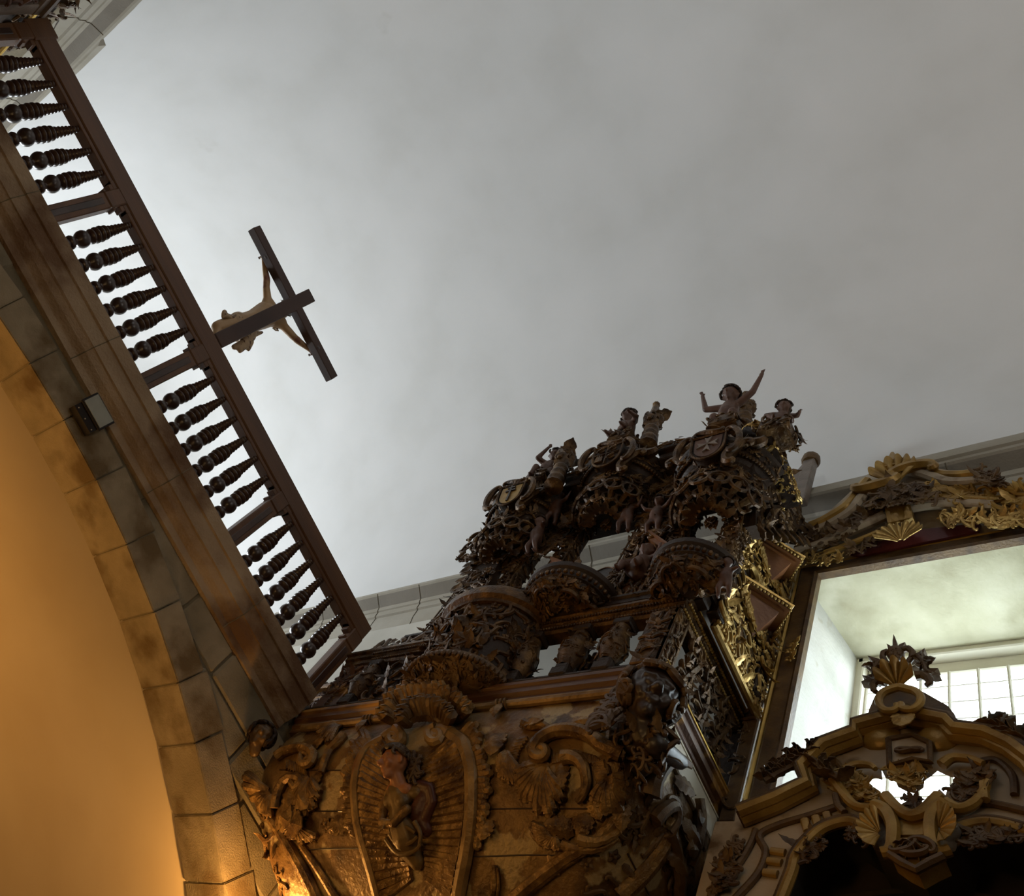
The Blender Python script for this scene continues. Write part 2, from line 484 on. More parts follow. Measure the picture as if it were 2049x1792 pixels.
# window: painted frame, iron grille, panes
wn = thing('window_1', 'tall barred window, blown out by daylight, in the deep pale recess', 'window', (XW, 1.45, VZ0)); wn['kind'] = 'structure'
mb = MB(); f = .055; d = .12
mb.add(bbox(XW - .06, XW + d, VY1 - f, VY1 + .02, VZ0, VZ1, .012)); mb.add(bbox(XW - .06, XW + d, VY0 - .02, VY0 + f, VZ0, VZ1, .012))
mb.add(bbox(XW - .06, XW + d, VY0, VY1, VZ1 - .075, VZ1 + .02, .012)); mb.add(bbox(XW + .04, XW + d, VY0 + f, VY1 - f, VZ1 - .235, VZ1 - .07, .012))
mb.add(bbox(XW - .06, XW + d, VY0, VY1, VZ0, VZ0 + .1, .012))
part('window_frame', mb, MT['frame'], wn)
mb = MB()
for k in range(8):
    y = 1.545 - .2175 * (k - 3)
    if VY0 + .05 < y < VY1 - .04: mb.add(tube([(XW + .03, y, VZ0 + .02), (XW + .03, y, VZ1 - .24)], .014, 6))
k = 0
while 9.27 - .226 * k > VZ0 + .05:
    z = 9.27 - .226 * k; k += 1
    mb.add(tube([(XW + .045, VY0 + .03, z), (XW + .045, VY1 - .03, z)], .009, 6))
part('window_grille', mb, MT['iron'], wn)
gm = bpy.data.materials.new('window_glass'); gm.use_nodes = True
nt = gm.node_tree; nt.nodes.remove(nt.nodes['Principled BSDF'])
tr = nt.nodes.new('ShaderNodeBsdfTransparent'); gl = nt.nodes.new('ShaderNodeBsdfGlossy'); mx = nt.nodes.new('ShaderNodeMixShader')
tr.inputs['Color'].default_value = (.93, .96, .97, 1); gl.inputs['Roughness'].default_value = .05; mx.inputs['Fac'].default_value = .05
nt.links.new(tr.outputs[0], mx.inputs[1]); nt.links.new(gl.outputs[0], mx.inputs[2]); nt.links.new(mx.outputs[0], nt.nodes['Material Output'].inputs['Surface'])
mb = MB(); mb.add(box(XW + .075, XW + .08, VY0 + .04, VY1 - .04, VZ0 + .05, VZ1 - .22))
part('window_pane', mb, gm, wn, None, False)

# other walls and floors
mb = MB(); mb.add(box(XL - .5, XL, YN, YW, 0, ZS)); struct('wall_left', mb, MT['granite'], 'left nave wall of dark stone')
mb = MB(); mb.add(box(XL - .5, XW, YW, YW + .4, 0, 15.6)); struct('wall_back', mb, MT['limewash'], 'end wall of the choir')
mb = MB(); mb.add(box(XL - .5, XW, YN - .4, YN, 0, 15.6)); struct('wall_front', mb, MT['limewash'], 'wall behind the viewer')
mb = MB(); mb.add(box(XL - .5, XW, YN, YW, -.2, 0)); struct('floor', mb, MT['floor'], 'stone church floor')
mb = MB(); mb.add(box(XL, XR, YL + .12, YW, 6.62, 6.78)); struct('trim_3', mb, MT['loftstone'], 'floor slab of the choir loft')

# stone cornices along both walls, the upper lip chipped where the plaster broke away
def nave_cornice(name, sgn, wallx, lip, label, chips):
    r = random.Random(11 if sgn > 0 else 5)
    prof = [(lip, 10.965), (lip, 10.815), (lip + .03, 10.805), (lip + .035, 10.765), (lip + .06, 10.75),   # lip and fillet
            (lip + .20, 10.66), (lip + .215, 10.60), (lip + .235, 10.595), (lip + .245, 10.50), (lip + .275, 10.49), (lip + .285, 10.34), (lip + .33, 10.17), (lip + .5, 10.17), (lip + .5, 10.97)]
    ys = [YN]; 
    while ys[-1] < YW: ys.append(ys[-1] + r.uniform(.07, .16))
    ys[-1] = YW
    mb = MB(); k = len(prof); bl = 0; off = 0; hgt = 0
    for i, y in enumerate(ys):
        if i >= bl:
            bl = i + r.randint(3, 9); off = r.uniform(0, .02); hgt = r.choice((0, .03, .06, .10, .135))
        c = chips(y); j = r.uniform(-.5, .5)
        for q, (x, z) in enumerate(prof):
            xx = x; zz = z
            if q in (0, 1): xx += c * (off + .012 * j) if hgt < .04 else .05
            if q == 0: zz -= c * (.004 + hgt + .03 * abs(j))
            mb.v.append((sgn * xx, y, zz))
    for i in range(len(ys) - 1):
        for q in range(k):
            a = i * k + q; b = i * k + (q + 1) % k
            mb.f.append((a, b, b + k, a + k))
    mb.f.append(tuple(range(k))); mb.f.append(tuple((len(ys) - 1) * k + q for q in range(k)))
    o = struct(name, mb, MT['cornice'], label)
    o.data.materials.append(MT['corniceshade'])
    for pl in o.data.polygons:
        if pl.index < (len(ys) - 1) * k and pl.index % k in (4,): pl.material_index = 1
    # mortar joints between the cornice stones
    jb = MB(); y = YN + .4
    while y < YW:
        for (x0, z0), (x1, z1) in zip(prof[3:11], prof[4:12]):
            a = V((sgn * (x0 - .002), y, z0)); b = V((sgn * (x1 - .002), y, z1))
            jb.add(tube([a, b], .0045, 4))
        y += r.uniform(.75, 1.15)
    part('joint', jb, MT['mortar'], o, None, False)
    return o
nave_cornice('trim_4', 1, XR, 3.884, 'right stone cornice at the foot of the vault, lip broken near the organ', lambda y: 1.0 if y > 4.6 else .12)
nave_cornice('trim_5', -1, -XL, 4.268, 'left stone cornice at the foot of the vault, lip chipped', lambda y: .8)

# ------------------------------------------------------------------ choir loft front
mb = MB(); n = 60
xs = [XL + (XR - XL) * i / n for i in range(n + 1)]
for y in (YL + .035, YL + .46):
    for x in xs: mb.v += [(x, y, arch_z(x) + .01), (x, y, 6.72)]
k = 2 * (n + 1)
for i in range(n):
    a = 2 * i
    mb.f += [(a, a + 2, a + 3, a + 1), (a + k, a + 1 + k, a + 3 + k, a + 2 + k), (a, a + k, a + 2 + k, a + 2), (a + 1, a + 3, a + 3 + k, a + 1 + k)]
loft = struct('wall_loft', mb, MT['mortar'], 'stone front of the choir loft over the arch')
# voussoirs of the arch: one mesh of stones in the warm-lit granite
r = random.Random(3); mb = MB(); sp = MB()
a = -math.asin(4.38 / AR)
def vouss(a0, a1, r0, r1, y0, y1, j):
    vs = []
    for rr in (r0, r1):
        for aa in (a0, a1):
            for y in (y0, y1): vs.append((XC + rr * math.sin(aa), y + (j if y == y0 else 0), AZ + rr * math.cos(aa)))
    bm = bmesh.new(); bv = [bm.verts.new(p) for p in vs]
    for f in [(0, 1, 3, 2), (4, 6, 7, 5), (0, 4, 5, 1), (2, 3, 7, 6), (0, 2, 6, 4), (1, 5, 7, 3)]: bm.faces.new([bv[i] for i in f])
    bmesh.ops.recalc_face_normals(bm, faces=bm.faces); bmesh.ops.bevel(bm, geom=bm.edges[:], offset=.008, segments=2, affect='EDGES')
    bm.verts.index_update(); g = [tuple(v.co) for v in bm.verts], [tuple(v.index for v in f.verts) for f in bm.faces]; bm.free(); return g
while a < math.asin(4.36 / AR):
    da = r.uniform(.46, .62) / AR
    mb.add(vouss(a + .0005, a + da - .0005, AR, AR + .30 + r.uniform(-.02, .02), YL, YL + .5, r.uniform(-.006, .006)))
    a += da
part('voussoirs', mb, MT['granite_lit'], loft, 'arch stones with a warm lit underside')
# coursed stones between the arch ring and the cornice
for row in range(4):
    z1 = 6.335 - row * .33; z0 = z1 - .322 + r.uniform(-.01, .01); x = XL
    while x < XR:
        L = r.uniform(.55, 1.05); x1 = min(XR, x + L); xm = (x + x1) / 2
        if z0 > arch_z(xm) + .08 and z1 > arch_z(xm, AR + .3):
            sp.add(bbox(x + .008, x1 - .008, YL + .006 + r.uniform(0, .014), YL + .2, z0, z1, .02))
        x = x1
part('spandrel_stones', sp, MT['granite'], loft)
# moulded cornice beam
prof = [(5.86, 6.80), (5.86, 6.665), (5.880, 6.655), (5.884, 6.515), (5.90, 6.505), (5.93, 6.45), (5.975, 6.41), (5.985, 6.40), (5.99, 6.335), (6.04, 6.32), (6.14, 6.32), (6.14, 6.80)]
mb = MB(); k = len(prof)
xs = [XL]; 
while xs[-1] < 3.1: xs.append(xs[-1] + .35)
xs[-1] = 3.04
for x in xs:
    for y, z in prof: mb.v.append((x, y + r.uniform(-.003, .003), z + r.uniform(-.003, .003)))
for i in range(len(xs) - 1):
    for q in range(k):
        a, b = i * k + q, i * k + (q + 1) % k
        mb.f.append((a, b, b + k, a + k))
mb.f.append(tuple(range(k))); mb.f.append(tuple((len(xs) - 1) * k + q for q in range(k)))
o = struct('trim_6', mb, MT['loftstone'], 'moulded stone cornice under the choir balustrade')
jb = MB(); x = XL + .6
while x < 3.0:
    for (y0, z0), (y1, z1) in zip(prof[0:8], prof[1:9]): jb.add(tube([(x, y0 - .001, z0), (x, y1 - .001, z1)], .005, 4))
    x += r.uniform(.9, 1.5)
part('joint', jb, MT['mortar'], o, None, False)

# low vault under the loft
mb = MB(); n = 48
for rr in (AR + .012, AR + .16):
    for y in (YL + .46, YW):
        for i in range(n + 1):
            a = -math.asin(4.39 / AR) + 2 * math.asin(4.39 / AR) * i / n
            mb.v.append((XC + rr * math.sin(a), y, AZ + rr * math.cos(a)))
k = n + 1
for i in range(n):
    mb.f += [(i, i + 1, i + 1 + k, i + k), (i + 2 * k, i + 3 * k, i + 1 + 3 * k, i + 1 + 2 * k), (i, i + 2 * k, i + 1 + 2 * k, i + 1)]
struct('ceiling_low', mb, MT['low'], 'smooth ochre plaster vault under the choir loft', True, None)

# ------------------------------------------------------------------ balustrade of the choir
bal = thing('balustrade', 'dark turned-wood choir balustrade running across the loft front', 'balustrade', (XC, 6.03, 6.79))
PX = [-3.345, -1.745, -.155, 1.435, 3.00]
BY0, BY1 = 5.975, 6.085
mb = MB(); mb.add(bbox(-3.44, 3.075, BY0, BY1, 7.745, 7.962, .012))
mb.add(bbox(-3.44, 3.085, BY0 + .012, BY1 + .015, 7.70, 7.745, .006))
part('top_rail', mb, MT['rail'], bal)
mb = MB(); mb.add(bbox(-3.44, 3.06, 5.98, 6.08, 6.785, 6.84, .008)); part('bottom_rail', mb, MT['rail'], bal)
for i, x in enumerate(PX):
    w = .078
    mb = MB(); mb.add(bbox(x - w, x + w, 5.968, 6.09, 6.80, 7.55, .01))
    mb.add(bbox(x - w * 1.02, x + w * 1.02, 5.965, 6.092, 7.55, 7.75, .012))
    if i == 0: mb.add(bbox(x - .11, x + .09, 5.962, 6.10, 7.70, 7.985, .012))
    po = part('post', mb, MT['rail'], bal)
    for s in (-1, 1):
        if (i == 0 and s < 0) or (i == 4 and s > 0): continue
        mb = MB()
        mb.add(bbox(min(x + s * w, x + s * (w + .055)), max(x + s * w, x + s * (w + .055)), 5.985, 6.075, 7.655, 7.70, .004)); part('corbel', mb, MT['rail'], po); mb = MB()
        mb.add(bbox(min(x + s * w, x + s * (w + .028)), max(x + s * w, x + s * (w + .028)), 5.985, 6.075, 7.57, 7.60, .004)); part('corbel', mb, MT['rail'], po); mb = MB()
        mb.add(bbox(min(x + s * w, x + s * (w + .085)), max(x + s * w, x + s * (w + .085)), 5.985, 6.075, 7.70, 7.745, .004)); part('corbel', mb, MT['rail'], po)
    mb = MB(); mb.add(bbox(x - .03, x + .03, 5.960, 5.9725, 6.86, 7.50, .006)); part('channel', mb, MT['turned'], po)
prof = [(.001, 6.835), (.035, 6.835), (.04, 6.87), (.058, 6.875), (.062, 6.90), (.056, 6.92), (.042, 6.928), (.042, 6.938), (.058, 6.946), (.063, 6.965), (.058, 6.985), (.04, 6.997), (.032, 7.01), (.03, 7.03)]
for i in range(9):
    a = -1.15 + 2.4 * i / 8
    prof.append((.079 * math.cos(a), 7.105 + .079 * math.sin(a)))
z = 7.187
for k, rr in enumerate((.068, .073, .073, .066)):
    prof += [(.036, z), (rr * .80, z + .007), (rr, z + .022), (rr, z + .03), (rr * .82, z + .043), (.038, z + .051)]; z += .056
for k in range(7):
    rr = .053 - .0034 * k; h = .047 - .0018 * k
    prof += [(rr * .50, z + .001), (rr * .9, z + h * .3), (rr, z + h * .5), (rr * .9, z + h * .7), (rr * .52, z + h - .001)]; z += h
prof += [(.024, z), (.024, 7.70), (.034, 7.702), (.034, 7.728), (.02, 7.73), (.02, 7.75), (.001, 7.75)]
g = lathe(prof, 18); first = None
for b in range(4):
    for k in range(6):
        x = PX[b] + (PX[b + 1] - PX[b]) * (.163 + .1348 * k)
        if first is None:
            mb = MB(); mb.add(g)
            first = part('baluster', mb, MT['turned'], bal, None, True, .9)
            # the mesh stands about the thing's origin: shift each copy along x
            first.location = (0, 0, 0)
            for v in first.data.vertices: v.co.x += XC; v.co.y += 6.03
            c = first
        else:
            c = first.copy(); COL.objects.link(c); c.parent = bal
        c.location = (x - XC, 0, 0)

# ------------------------------------------------------------------ crucifix above the middle post
cru = thing('crucifix', 'dark wooden crucifix seen from behind, standing on the balustrade', 'crucifix', (-.192, 6.02, 7.955))
mb = MB(); mb.add(bbox(-.270, -.116, 5.972, 6.065, 7.966, 9.640, .006)); part('upright_beam', mb, MT['cross'], cru)
mb = MB(); mb.add(bbox(-1.092, .716, 5.976, 6.072, 9.262, 9.385, .006)); part('cross_beam', mb, MT['cross'], cru)
mb = MB()
for p in ((532, 513), (637, 695)): mb.add(ball(.022, 1, .4, 1, 8, 5, P(*p, 'Y', 5.975)))
part('peg', mb, MT['ebony'], cru)
def Q(x, y, Y=6.16): return P(x, y, 'Y', Y)
sL, sR = Q(536, 606, 6.17), Q(562, 646, 6.17)
hd = Q(571, 617, 6.20)
ch = Q(530, 630, 6.20); wa = Q(506, 642, 6.19); hip = Q(486, 652, 6.19)
caps = [(Q(526, 516, 6.10), Q(528, 522, 6.11), .022, .024), (Q(528, 522, 6.11), Q(534, 560, 6.13), .026, .040), (Q(534, 560, 6.13), Q(533, 575, 6.14), .040, .038), (Q(533, 575, 6.14), sL, .040, .05),
        (Q(623, 704, 6.10), Q(619, 699, 6.11), .022, .024), (Q(619, 699, 6.11), Q(597, 682, 6.13), .026, .040), (Q(597, 682, 6.13), Q(588, 674, 6.14), .042, .04), (Q(588, 674, 6.14), sR, .042, .052),
        (sL, ch, .07, .115), (sR, ch, .07, .115), (sL, sR, .07, .07), (ch, wa, .145, .118), (wa, hip, .118, .135),
        (V(sL).lerp(V(sR), .5), hd, .045, .05)]
for q in (0, 1):     # five short fingers and a thumb, curled round each nail
    h = Q(525, 511, 6.10) if q == 0 else Q(626, 708, 6.10)
    o = V((-.03, 0, .035)) if q == 0 else V((.03, 0, .035))
    for k in range(4): caps.append((h, h + o * (1 + .1 * k) + V((0, .012 * (k - 1.5), .006 * k)), .012, .008))
    caps.append((h, h + V((0, .01, -.05)), .011, .008))
hl = Q(477, 645, 6.2); hr = Q(485, 666, 6.2); kl = Q(437, 655, 6.22); kr = Q(440, 668, 6.32); ft = V((-.2, 6.14, 7.98))
caps += [(hl, kl, .10, .075), (hr, kr, .095, .07), (kl, ft + V((-.04, .05, .2)), .058, .038), (kr, ft + V((.04, .05, .2)), .058, .038), (ft + V((-.04, .05, .2)), ft + V((-.01, .05, 0)), .036, .03), (ft + V((.04, .05, .2)), ft + V((.01, .05, 0)), .036, .03)]
# head turned down to the far side: skull, brow, nose, chin
hc = V(hd) + V((0, .02, .02))
caps += [(hc, hc + V((.01, .03, -.05)), .082, .062), (hc + V((.01, .09, -.03)), hc + V((.01, .10, -.06)), .012, .018), (hc + V((.01, .07, -.10)), hc + V((.01, .08, -.115)), .03, .028)]
for s in (-1, 1): caps.append((hc + V((s * .08, .01, -.03)), hc + V((s * .08, .01, -.06)), .012, .01))
fig = blob('figure', caps, MT['flesh'], cru, .012, 'painted carved figure of a crucified man')
mb = MB(); mb.add(capsule(hc + V((0, -.02, .02)), hc + V((0, -.055, -.08)), .092, .06))
for k in range(9):
    a = V((math.sin(k * .7) * .07, -.05, -.02)); mb.add(tube([hc + a, hc + a + V((.01, -.02, -.07)), hc + a + V((-.01, -.01, -.13))], [.016, .015, .006], 5))
part('hair', mb, MT['hair'], fig)
cl = [(hl, hr, .115, .115), (Q(474, 646, 6.2), Q(495, 662, 6.2), .11, .11), (Q(470, 640, 6.17), Q(449, 630, 6.15), .042, .03), (Q(449, 630, 6.15), Q(449, 624, 6.15), .036, .028), (Q(449, 630, 6.15), Q(446, 634, 6.15), .034, .02),
      (Q(503, 672, 6.17), Q(484, 690, 6.15), .055, .05), (Q(484, 690, 6.15), Q(468, 694, 6.15), .05, .03), (Q(490, 688, 6.15), Q(480, 701, 6.15), .05, .03), (Q(500, 684, 6.15), Q(497, 699, 6.15), .045, .022), (Q(512, 668, 6.16), Q(524, 665, 6.15), .03, .018), (Q(503, 678, 6.16), Q(503, 690, 6.15), .035, .015)]
blob('loincloth', cl, MT['cloth'], fig, .011)
mb = MB()
r = random.Random(2)
for c0 in (hc + V((0, .02, .07)),):
    for k in range(3):
        mb.add(tube([c0 + V((math.cos(t * .5) * .095, math.sin(t * .5) * .095, .012 * math.sin(t * 1.7 + k * 2) + .01 * k)) for t in range(14)], .006, 5))
    for k in range(18):
        t = k * .35; b = c0 + V((math.cos(t) * .095, math.sin(t) * .095, 0)); mb.add(tube([b, b + V((math.cos(t) * .03, math.sin(t) * .03, r.uniform(-.02, .04)))], [.005, .001], 4))
part('crown_of_thorns', mb, MT['hair'], fig)
mb = MB()
for h in (Q(525, 512, 6.10), Q(625, 707, 6.10)):
    mb.add(tube([h + V((0, -.02, 0)), h + V((0, .05, 0))], .008, 5)); mb.add(ball(.016, 1, .6, 1, 7, 4, h + V((0, .05, 0))))
part('nail', mb, MT['thorn'], fig)
mb = MB()
pp = [Q(548, 655), Q(556, 658), Q(557, 661), Q(551, 660), Q(546, 656)]
mb.add(tube(pp, .009, 5)); part('ribbon_end', mb, MT['cloth'], fig)

# ------------------------------------------------------------------ floodlight on the loft front
fl = thing('floodlight', 'small black floodlight with a grey glass front fixed on the loft stones under the cornice', 'floodlight', (-.10, 5.99, 6.2))
mb = MB(); mb.add(bbox(-.245, .038, 5.885, 5.905, 6.145, 6.325, .006))
mb.add(prism([(-.23, 5.905, 6.315), (-.23, 5.905, 6.15), (-.23, 5.93, 6.09), (-.23, 5.985, 6.07), (-.23, 6.0, 6.11), (-.23, 6.0, 6.30)], (.25, 0, 0)))
part('housing', mb, MT['black'], fl, None, True, .5)
mb = MB(); mb.add(box(-.228, .02, 5.878, 5.886, 6.16, 6.31)); part('glass', mb, MT['lampglass'], fl, 'grey glass front', False)
mb = MB()
for x in (-.2, -.1, .0): mb.add(ball(.008, 1, 1, 1, 7, 4, (x, 5.925, 6.113)))
part('screw', mb, MT['thorn'], fl)
# ------------------------------------------------------------------ ornament on curved surfaces
def bvh_of(mb):
    return BVHTree.FromPolygons([V(p) for p in mb.v], [tuple(f) for f in mb.f])
def hit(bvh, x, y, off=0.0):
    """where the sight line of a surveyed image position meets a surface: point, outward normal"""
    d = ray(x, y)
    p, n, i, dist = bvh.ray_cast(EYE, d)
    if p is None: return None, None
    if n.dot(d) > 0: n = -n
    return p + n * off, n
def trace(bvh, pix, off=0.0, n=None):
    """surface line through image positions, resampled smoothly (Catmull-Rom)"""
    q = []
    m = len(pix)
    if n is None: n = max(8, int(sum(math.hypot(pix[i + 1][0] - pix[i][0], pix[i + 1][1] - pix[i][1]) for i in range(m - 1)) / 6))
    for k in range(n + 1):
        t = k / n * (m - 1); i = min(int(t), m - 2); u = t - i
        p0, p1, p2, p3 = pix[max(i - 1, 0)], pix[i], pix[i + 1], pix[min(i + 2, m - 1)]
        q.append(tuple(.5 * ((2 * p1[j]) + (-p0[j] + p2[j]) * u + (2 * p0[j] - 5 * p1[j] + 4 * p2[j] - p3[j]) * u * u + (-p0[j] + 3 * p1[j] - 3 * p2[j] + p3[j]) * u ** 3) for j in (0, 1)))
    pts = []; nor = []
    for x, y in q:
        p, nn = hit(bvh, x, y, off)
        if p is not None: pts.append(p); nor.append(nn)
    return pts, nor
def ridge(mb, bvh, pix, r0, r1=None, off=0.0, flat=.8, n=None, seg=8):
    pts, nor = trace(bvh, pix, off, n)
    if len(pts) < 3: return
    r1 = r0 if r1 is None else r1
    m = len(pts)
    mb.add(tube(pts, [r0 + (r1 - r0) * i / (m - 1) for i in range(m)], seg, flat, nor))
def spiral_px(cx, cy, r0, r1, a0, turns, n=26, sx=1.0, sy=1.0):
    return [(cx + sx * (r0 + (r1 - r0) * i / n) * math.cos(a0 + 2 * PI * turns * i / n), cy + sy * (r0 + (r1 - r0) * i / n) * math.sin(a0 + 2 * PI * turns * i / n)) for i in range(n + 1)]
def on_frame(bvh, x, y, dx, dy, off=0.0):
    """frame on the surface at image position (x, y), its u axis along the image step (dx, dy)"""
    p, n = hit(bvh, x, y, off)
    if p is None: return None
    q, _ = hit(bvh, x + dx, y + dy, off)
    u = (q - p) if q is not None else n.orthogonal()
    return frame(p, u, n.cross(u), n)
def cover(mb, surf, n, size, seed, kinds='CSLLRLJ', rel=1.0, ok=None, out=None):
    """spread carved scrolls, leaves and bosses over the faces of a surface"""
    r = random.Random(seed); tris = []; acc = 0; n = int(n * 2.1); size *= .66
    for f in surf.f:
        for k in range(1, len(f) - 1):
            a, b, c = V(surf.v[f[0]]), V(surf.v[f[k]]), V(surf.v[f[k + 1]])
            ar = (b - a).cross(c - a).length
            if ar < 1e-7: continue
            acc += ar; tris.append((acc, a, b, c))
    done = 0; tries = 0
    while done < n and tries < n * 12:
        tries += 1
        t = r.random() * acc; lo, hi = 0, len(tris) - 1
        while lo < hi:
            md = (lo + hi) // 2
            if tris[md][0] < t: lo = md + 1
            else: hi = md
        _, a, b, c = tris[lo]; u, v = r.random(), r.random()
        if u + v > 1: u, v = 1 - u, 1 - v
        p = a + (b - a) * u + (c - a) * v; nn = (b - a).cross(c - a).normalized()
        if out is not None:
            if nn.dot(p - V(out)) < 0: nn = -nn
        elif nn.dot(EYE - p) < 0: nn = -nn
        if ok and not ok(p, nn): continue
        k = r.choice(kinds); s = size * r.uniform(.75, 1.35)
        if k == 'L' and r.random() < .45: k = r.choice('SCB')
        g = leaf(s * 1.25, s * .40, r.uniform(.3, .7) * rel, 3, 9) if k == 'L' else rosette(s * .5, 5) if k == 'R' else ball(s * .22, 1, 1, .9, 8, 5) if k == 'B' else scroll(k, s * 1.25, s * .15, rel, r.choice((-1, 1)))
        o = nn.orthogonal()
        mb.add(g, frame(p, o, nn.cross(o), nn) @ M.Rotation(r.uniform(0, 2 * PI), 4, 'Z')); done += 1
    return mb

def face_caps(c, right, up, s):
    """a carved head about the centre c: skull, brow, cheeks, nose, lips, chin; faces right x up"""
    c = V(c); rt = V(right).normalized(); up = V(up).normalized(); fw = rt.cross(up).normalized()
    def p(a, b, d): return c + (rt * a + up * b + fw * d) * s
    return [(p(0, .18, -.05), p(0, -.02, 0), .50 * s, .46 * s), (p(0, -.1, .1), p(0, -.42, .18), .36 * s, .20 * s), (p(0, -.5, .3), p(0, -.54, .3), .11 * s, .11 * s),
            (p(0, .08, .44), p(0, -.14, .57), .055 * s, .10 * s), (p(-.07, -.17, .5), p(.07, -.17, .5), .06 * s, .06 * s),
            (p(-.26, .13, .40), p(-.08, .15, .46), .06 * s, .055 * s), (p(.08, .15, .46), p(.26, .13, .40), .055 * s, .06 * s),
            (p(-.15, .0, .41), p(-.2, 0, .39), .065 * s, .06 * s), (p(.15, 0, .41), p(.2, 0, .39), .065 * s, .06 * s),
            (p(-.24, -.16, .3), p(-.2, -.24, .3), .12 * s, .10 * s), (p(.24, -.16, .3), p(.2, -.24, .3), .12 * s, .10 * s),
            (p(-.10, -.30, .42), p(.10, -.30, .42), .042 * s, .042 * s), (p(-.07, -.37, .41), p(.07, -.37, .41), .05 * s, .05 * s),
            (p(-.47, 0, -.05), p(-.48, -.14, -.05), .08 * s, .06 * s), (p(.47, 0, -.05), p(.48, -.14, -.05), .08 * s, .06 * s)], p
def curls(mb, p, s, n=26, seed=1, low=-.2):
    r = random.Random(seed)
    for k in range(n):
        a = r.uniform(-PI, PI); b = r.uniform(low, 1.25)
        d = V((math.cos(b) * math.sin(a), math.sin(b), -math.cos(b) * math.cos(a)))
        if d.z > .35 and d.y < .55: continue
        q = p(d.x * .52, d.y * .52 + .12, d.z * .5)
        w = p(d.x, d.y, d.z) - p(0, 0, 0)
        mb.add(scroll('c', .42 * s, .075 * s, 1.2, r.choice((-1, 1))), frame(q, w.orthogonal(), w.cross(w.orthogonal()), w) @ M.Rotation(r.uniform(0, 6.28), 4, 'Z'))

# ------------------------------------------------------------------ organ gallery: bombe belly, cornice, parapet
gal = thing('organ_gallery', 'carved and gilded organ gallery with a swelling belly, bracketed from the right wall', 'organ gallery', (3.6, 4.2, 6.55))
def ring(z, xf, yl, yr, rc=.14, n=5, wall=XR):
    pts = [(wall, yl)]
    for k in range(n + 1):
        a = PI / 2 * k / n
        pts.append((xf + rc - rc * math.sin(a), yl - rc + rc * math.cos(a)))
    m = 14
    for k in range(1, m):
        t = k / m; pts.append((xf - .035 * math.sin(PI * t), yl - rc + (yr - yl + 2 * rc) * t))
    for k in range(n + 1):
        a = PI / 2 * k / n
        pts.append((xf + rc - rc * math.cos(a), yr + rc - rc * math.sin(a)))
    pts.append((wall, yr))
    return [(x, y, z) for x, y in pts]
LEV = [(6.36, 3.12, 5.94, 2.60), (6.22, 3.09, 5.94, 2.58), (6.05, 3.08, 5.94, 2.57), (5.88, 3.11, 5.93, 2.59), (5.70, 3.20, 5.89, 2.64), (5.52, 3.35, 5.80, 2.73),
       (5.34, 3.53, 5.66, 2.85), (5.16, 3.74, 5.47, 3.01), (4.98, 3.95, 5.22, 3.20), (4.80, 4.12, 4.96, 3.42)]
bel = MB()
for i, lv in enumerate(LEV): bel.v += ring(*lv)
k = len(ring(*LEV[0]))
for i in range(len(LEV) - 1):
    for j in range(k - 1):
        a = i * k + j; bel.f.append((a, a + 1, a + k + 1, a + k))
BB = bvh_of(bel)
bel.f.append(tuple(range(k))); bel.f.append(tuple((len(LEV) - 1) * k + j for j in range(k)))
part('belly', bel, MT['belly'], gal, 'worn ochre and cream painted belly')

# plank seams
for pix in ([(545, 1617), (620, 1622), (760, 1622), (900, 1620), (1050, 1617), (1260, 1618)], [(590, 1700), (760, 1697), (930, 1712), (1060, 1710), (1200, 1712)], [(560, 1540), (640, 1541), (720, 1540), (800, 1534)], [(1255, 1707), (1300, 1792)]):
    mb = MB(); ridge(mb, BB, pix, .006, .005, .002, .8, None, 5); part('plank_seam', mb, MT['ebony'], gal)

# shield-shaped medallion: frame, fluted shell ground, volutes, outer frills
med = MB()
L_ = [(772, 1482), (740, 1500), (722, 1530), (715, 1575), (718, 1630), (728, 1680), (745, 1735), (762, 1800)]
R_ = [(905, 1474), (930, 1492), (944, 1530), (948, 1580), (946, 1640), (938, 1700), (928, 1750), (918, 1806)]
ridge(med, BB, L_, .048, .042, .02, .8); ridge(med, BB, R_, .058, .05, .02, .8)
ridge(med, BB, [(772, 1482), (782, 1474), (796, 1470)], .048, .05, .03); ridge(med, BB, [(905, 1474), (893, 1468), (880, 1466)], .058, .05, .03)
mfr = part('medallion_frame', med, MT['bellycream'], gal)
for (cx, cy, a0, tr) in ((797, 1487, -PI / 2, 1.6), (879, 1482, -PI / 2, -1.6)):
    mb = MB(); ridge(mb, BB, spiral_px(cx, cy, 17, 3, a0, tr, 30), .040, .022, .05, 1.1); b, n = hit(BB, cx, cy, .05); mb.add(ball(.03, 1, 1, 1, 8, 6, b))
    part('volute', mb, MT['bellycream'], mfr)
fl_ = MB(); r = random.Random(4)
def lerp2(a, b, t): return (a[0] + (b[0] - a[0]) * t, a[1] + (b[1] - a[1]) * t)
def along(poly, t):
    t *= len(poly) - 1; i = min(int(t), len(poly) - 2); return lerp2(poly[i], poly[i + 1], t - i)
CC = [(812, 1545), (818, 1600), (826, 1660), (838, 1720), (840, 1760)]
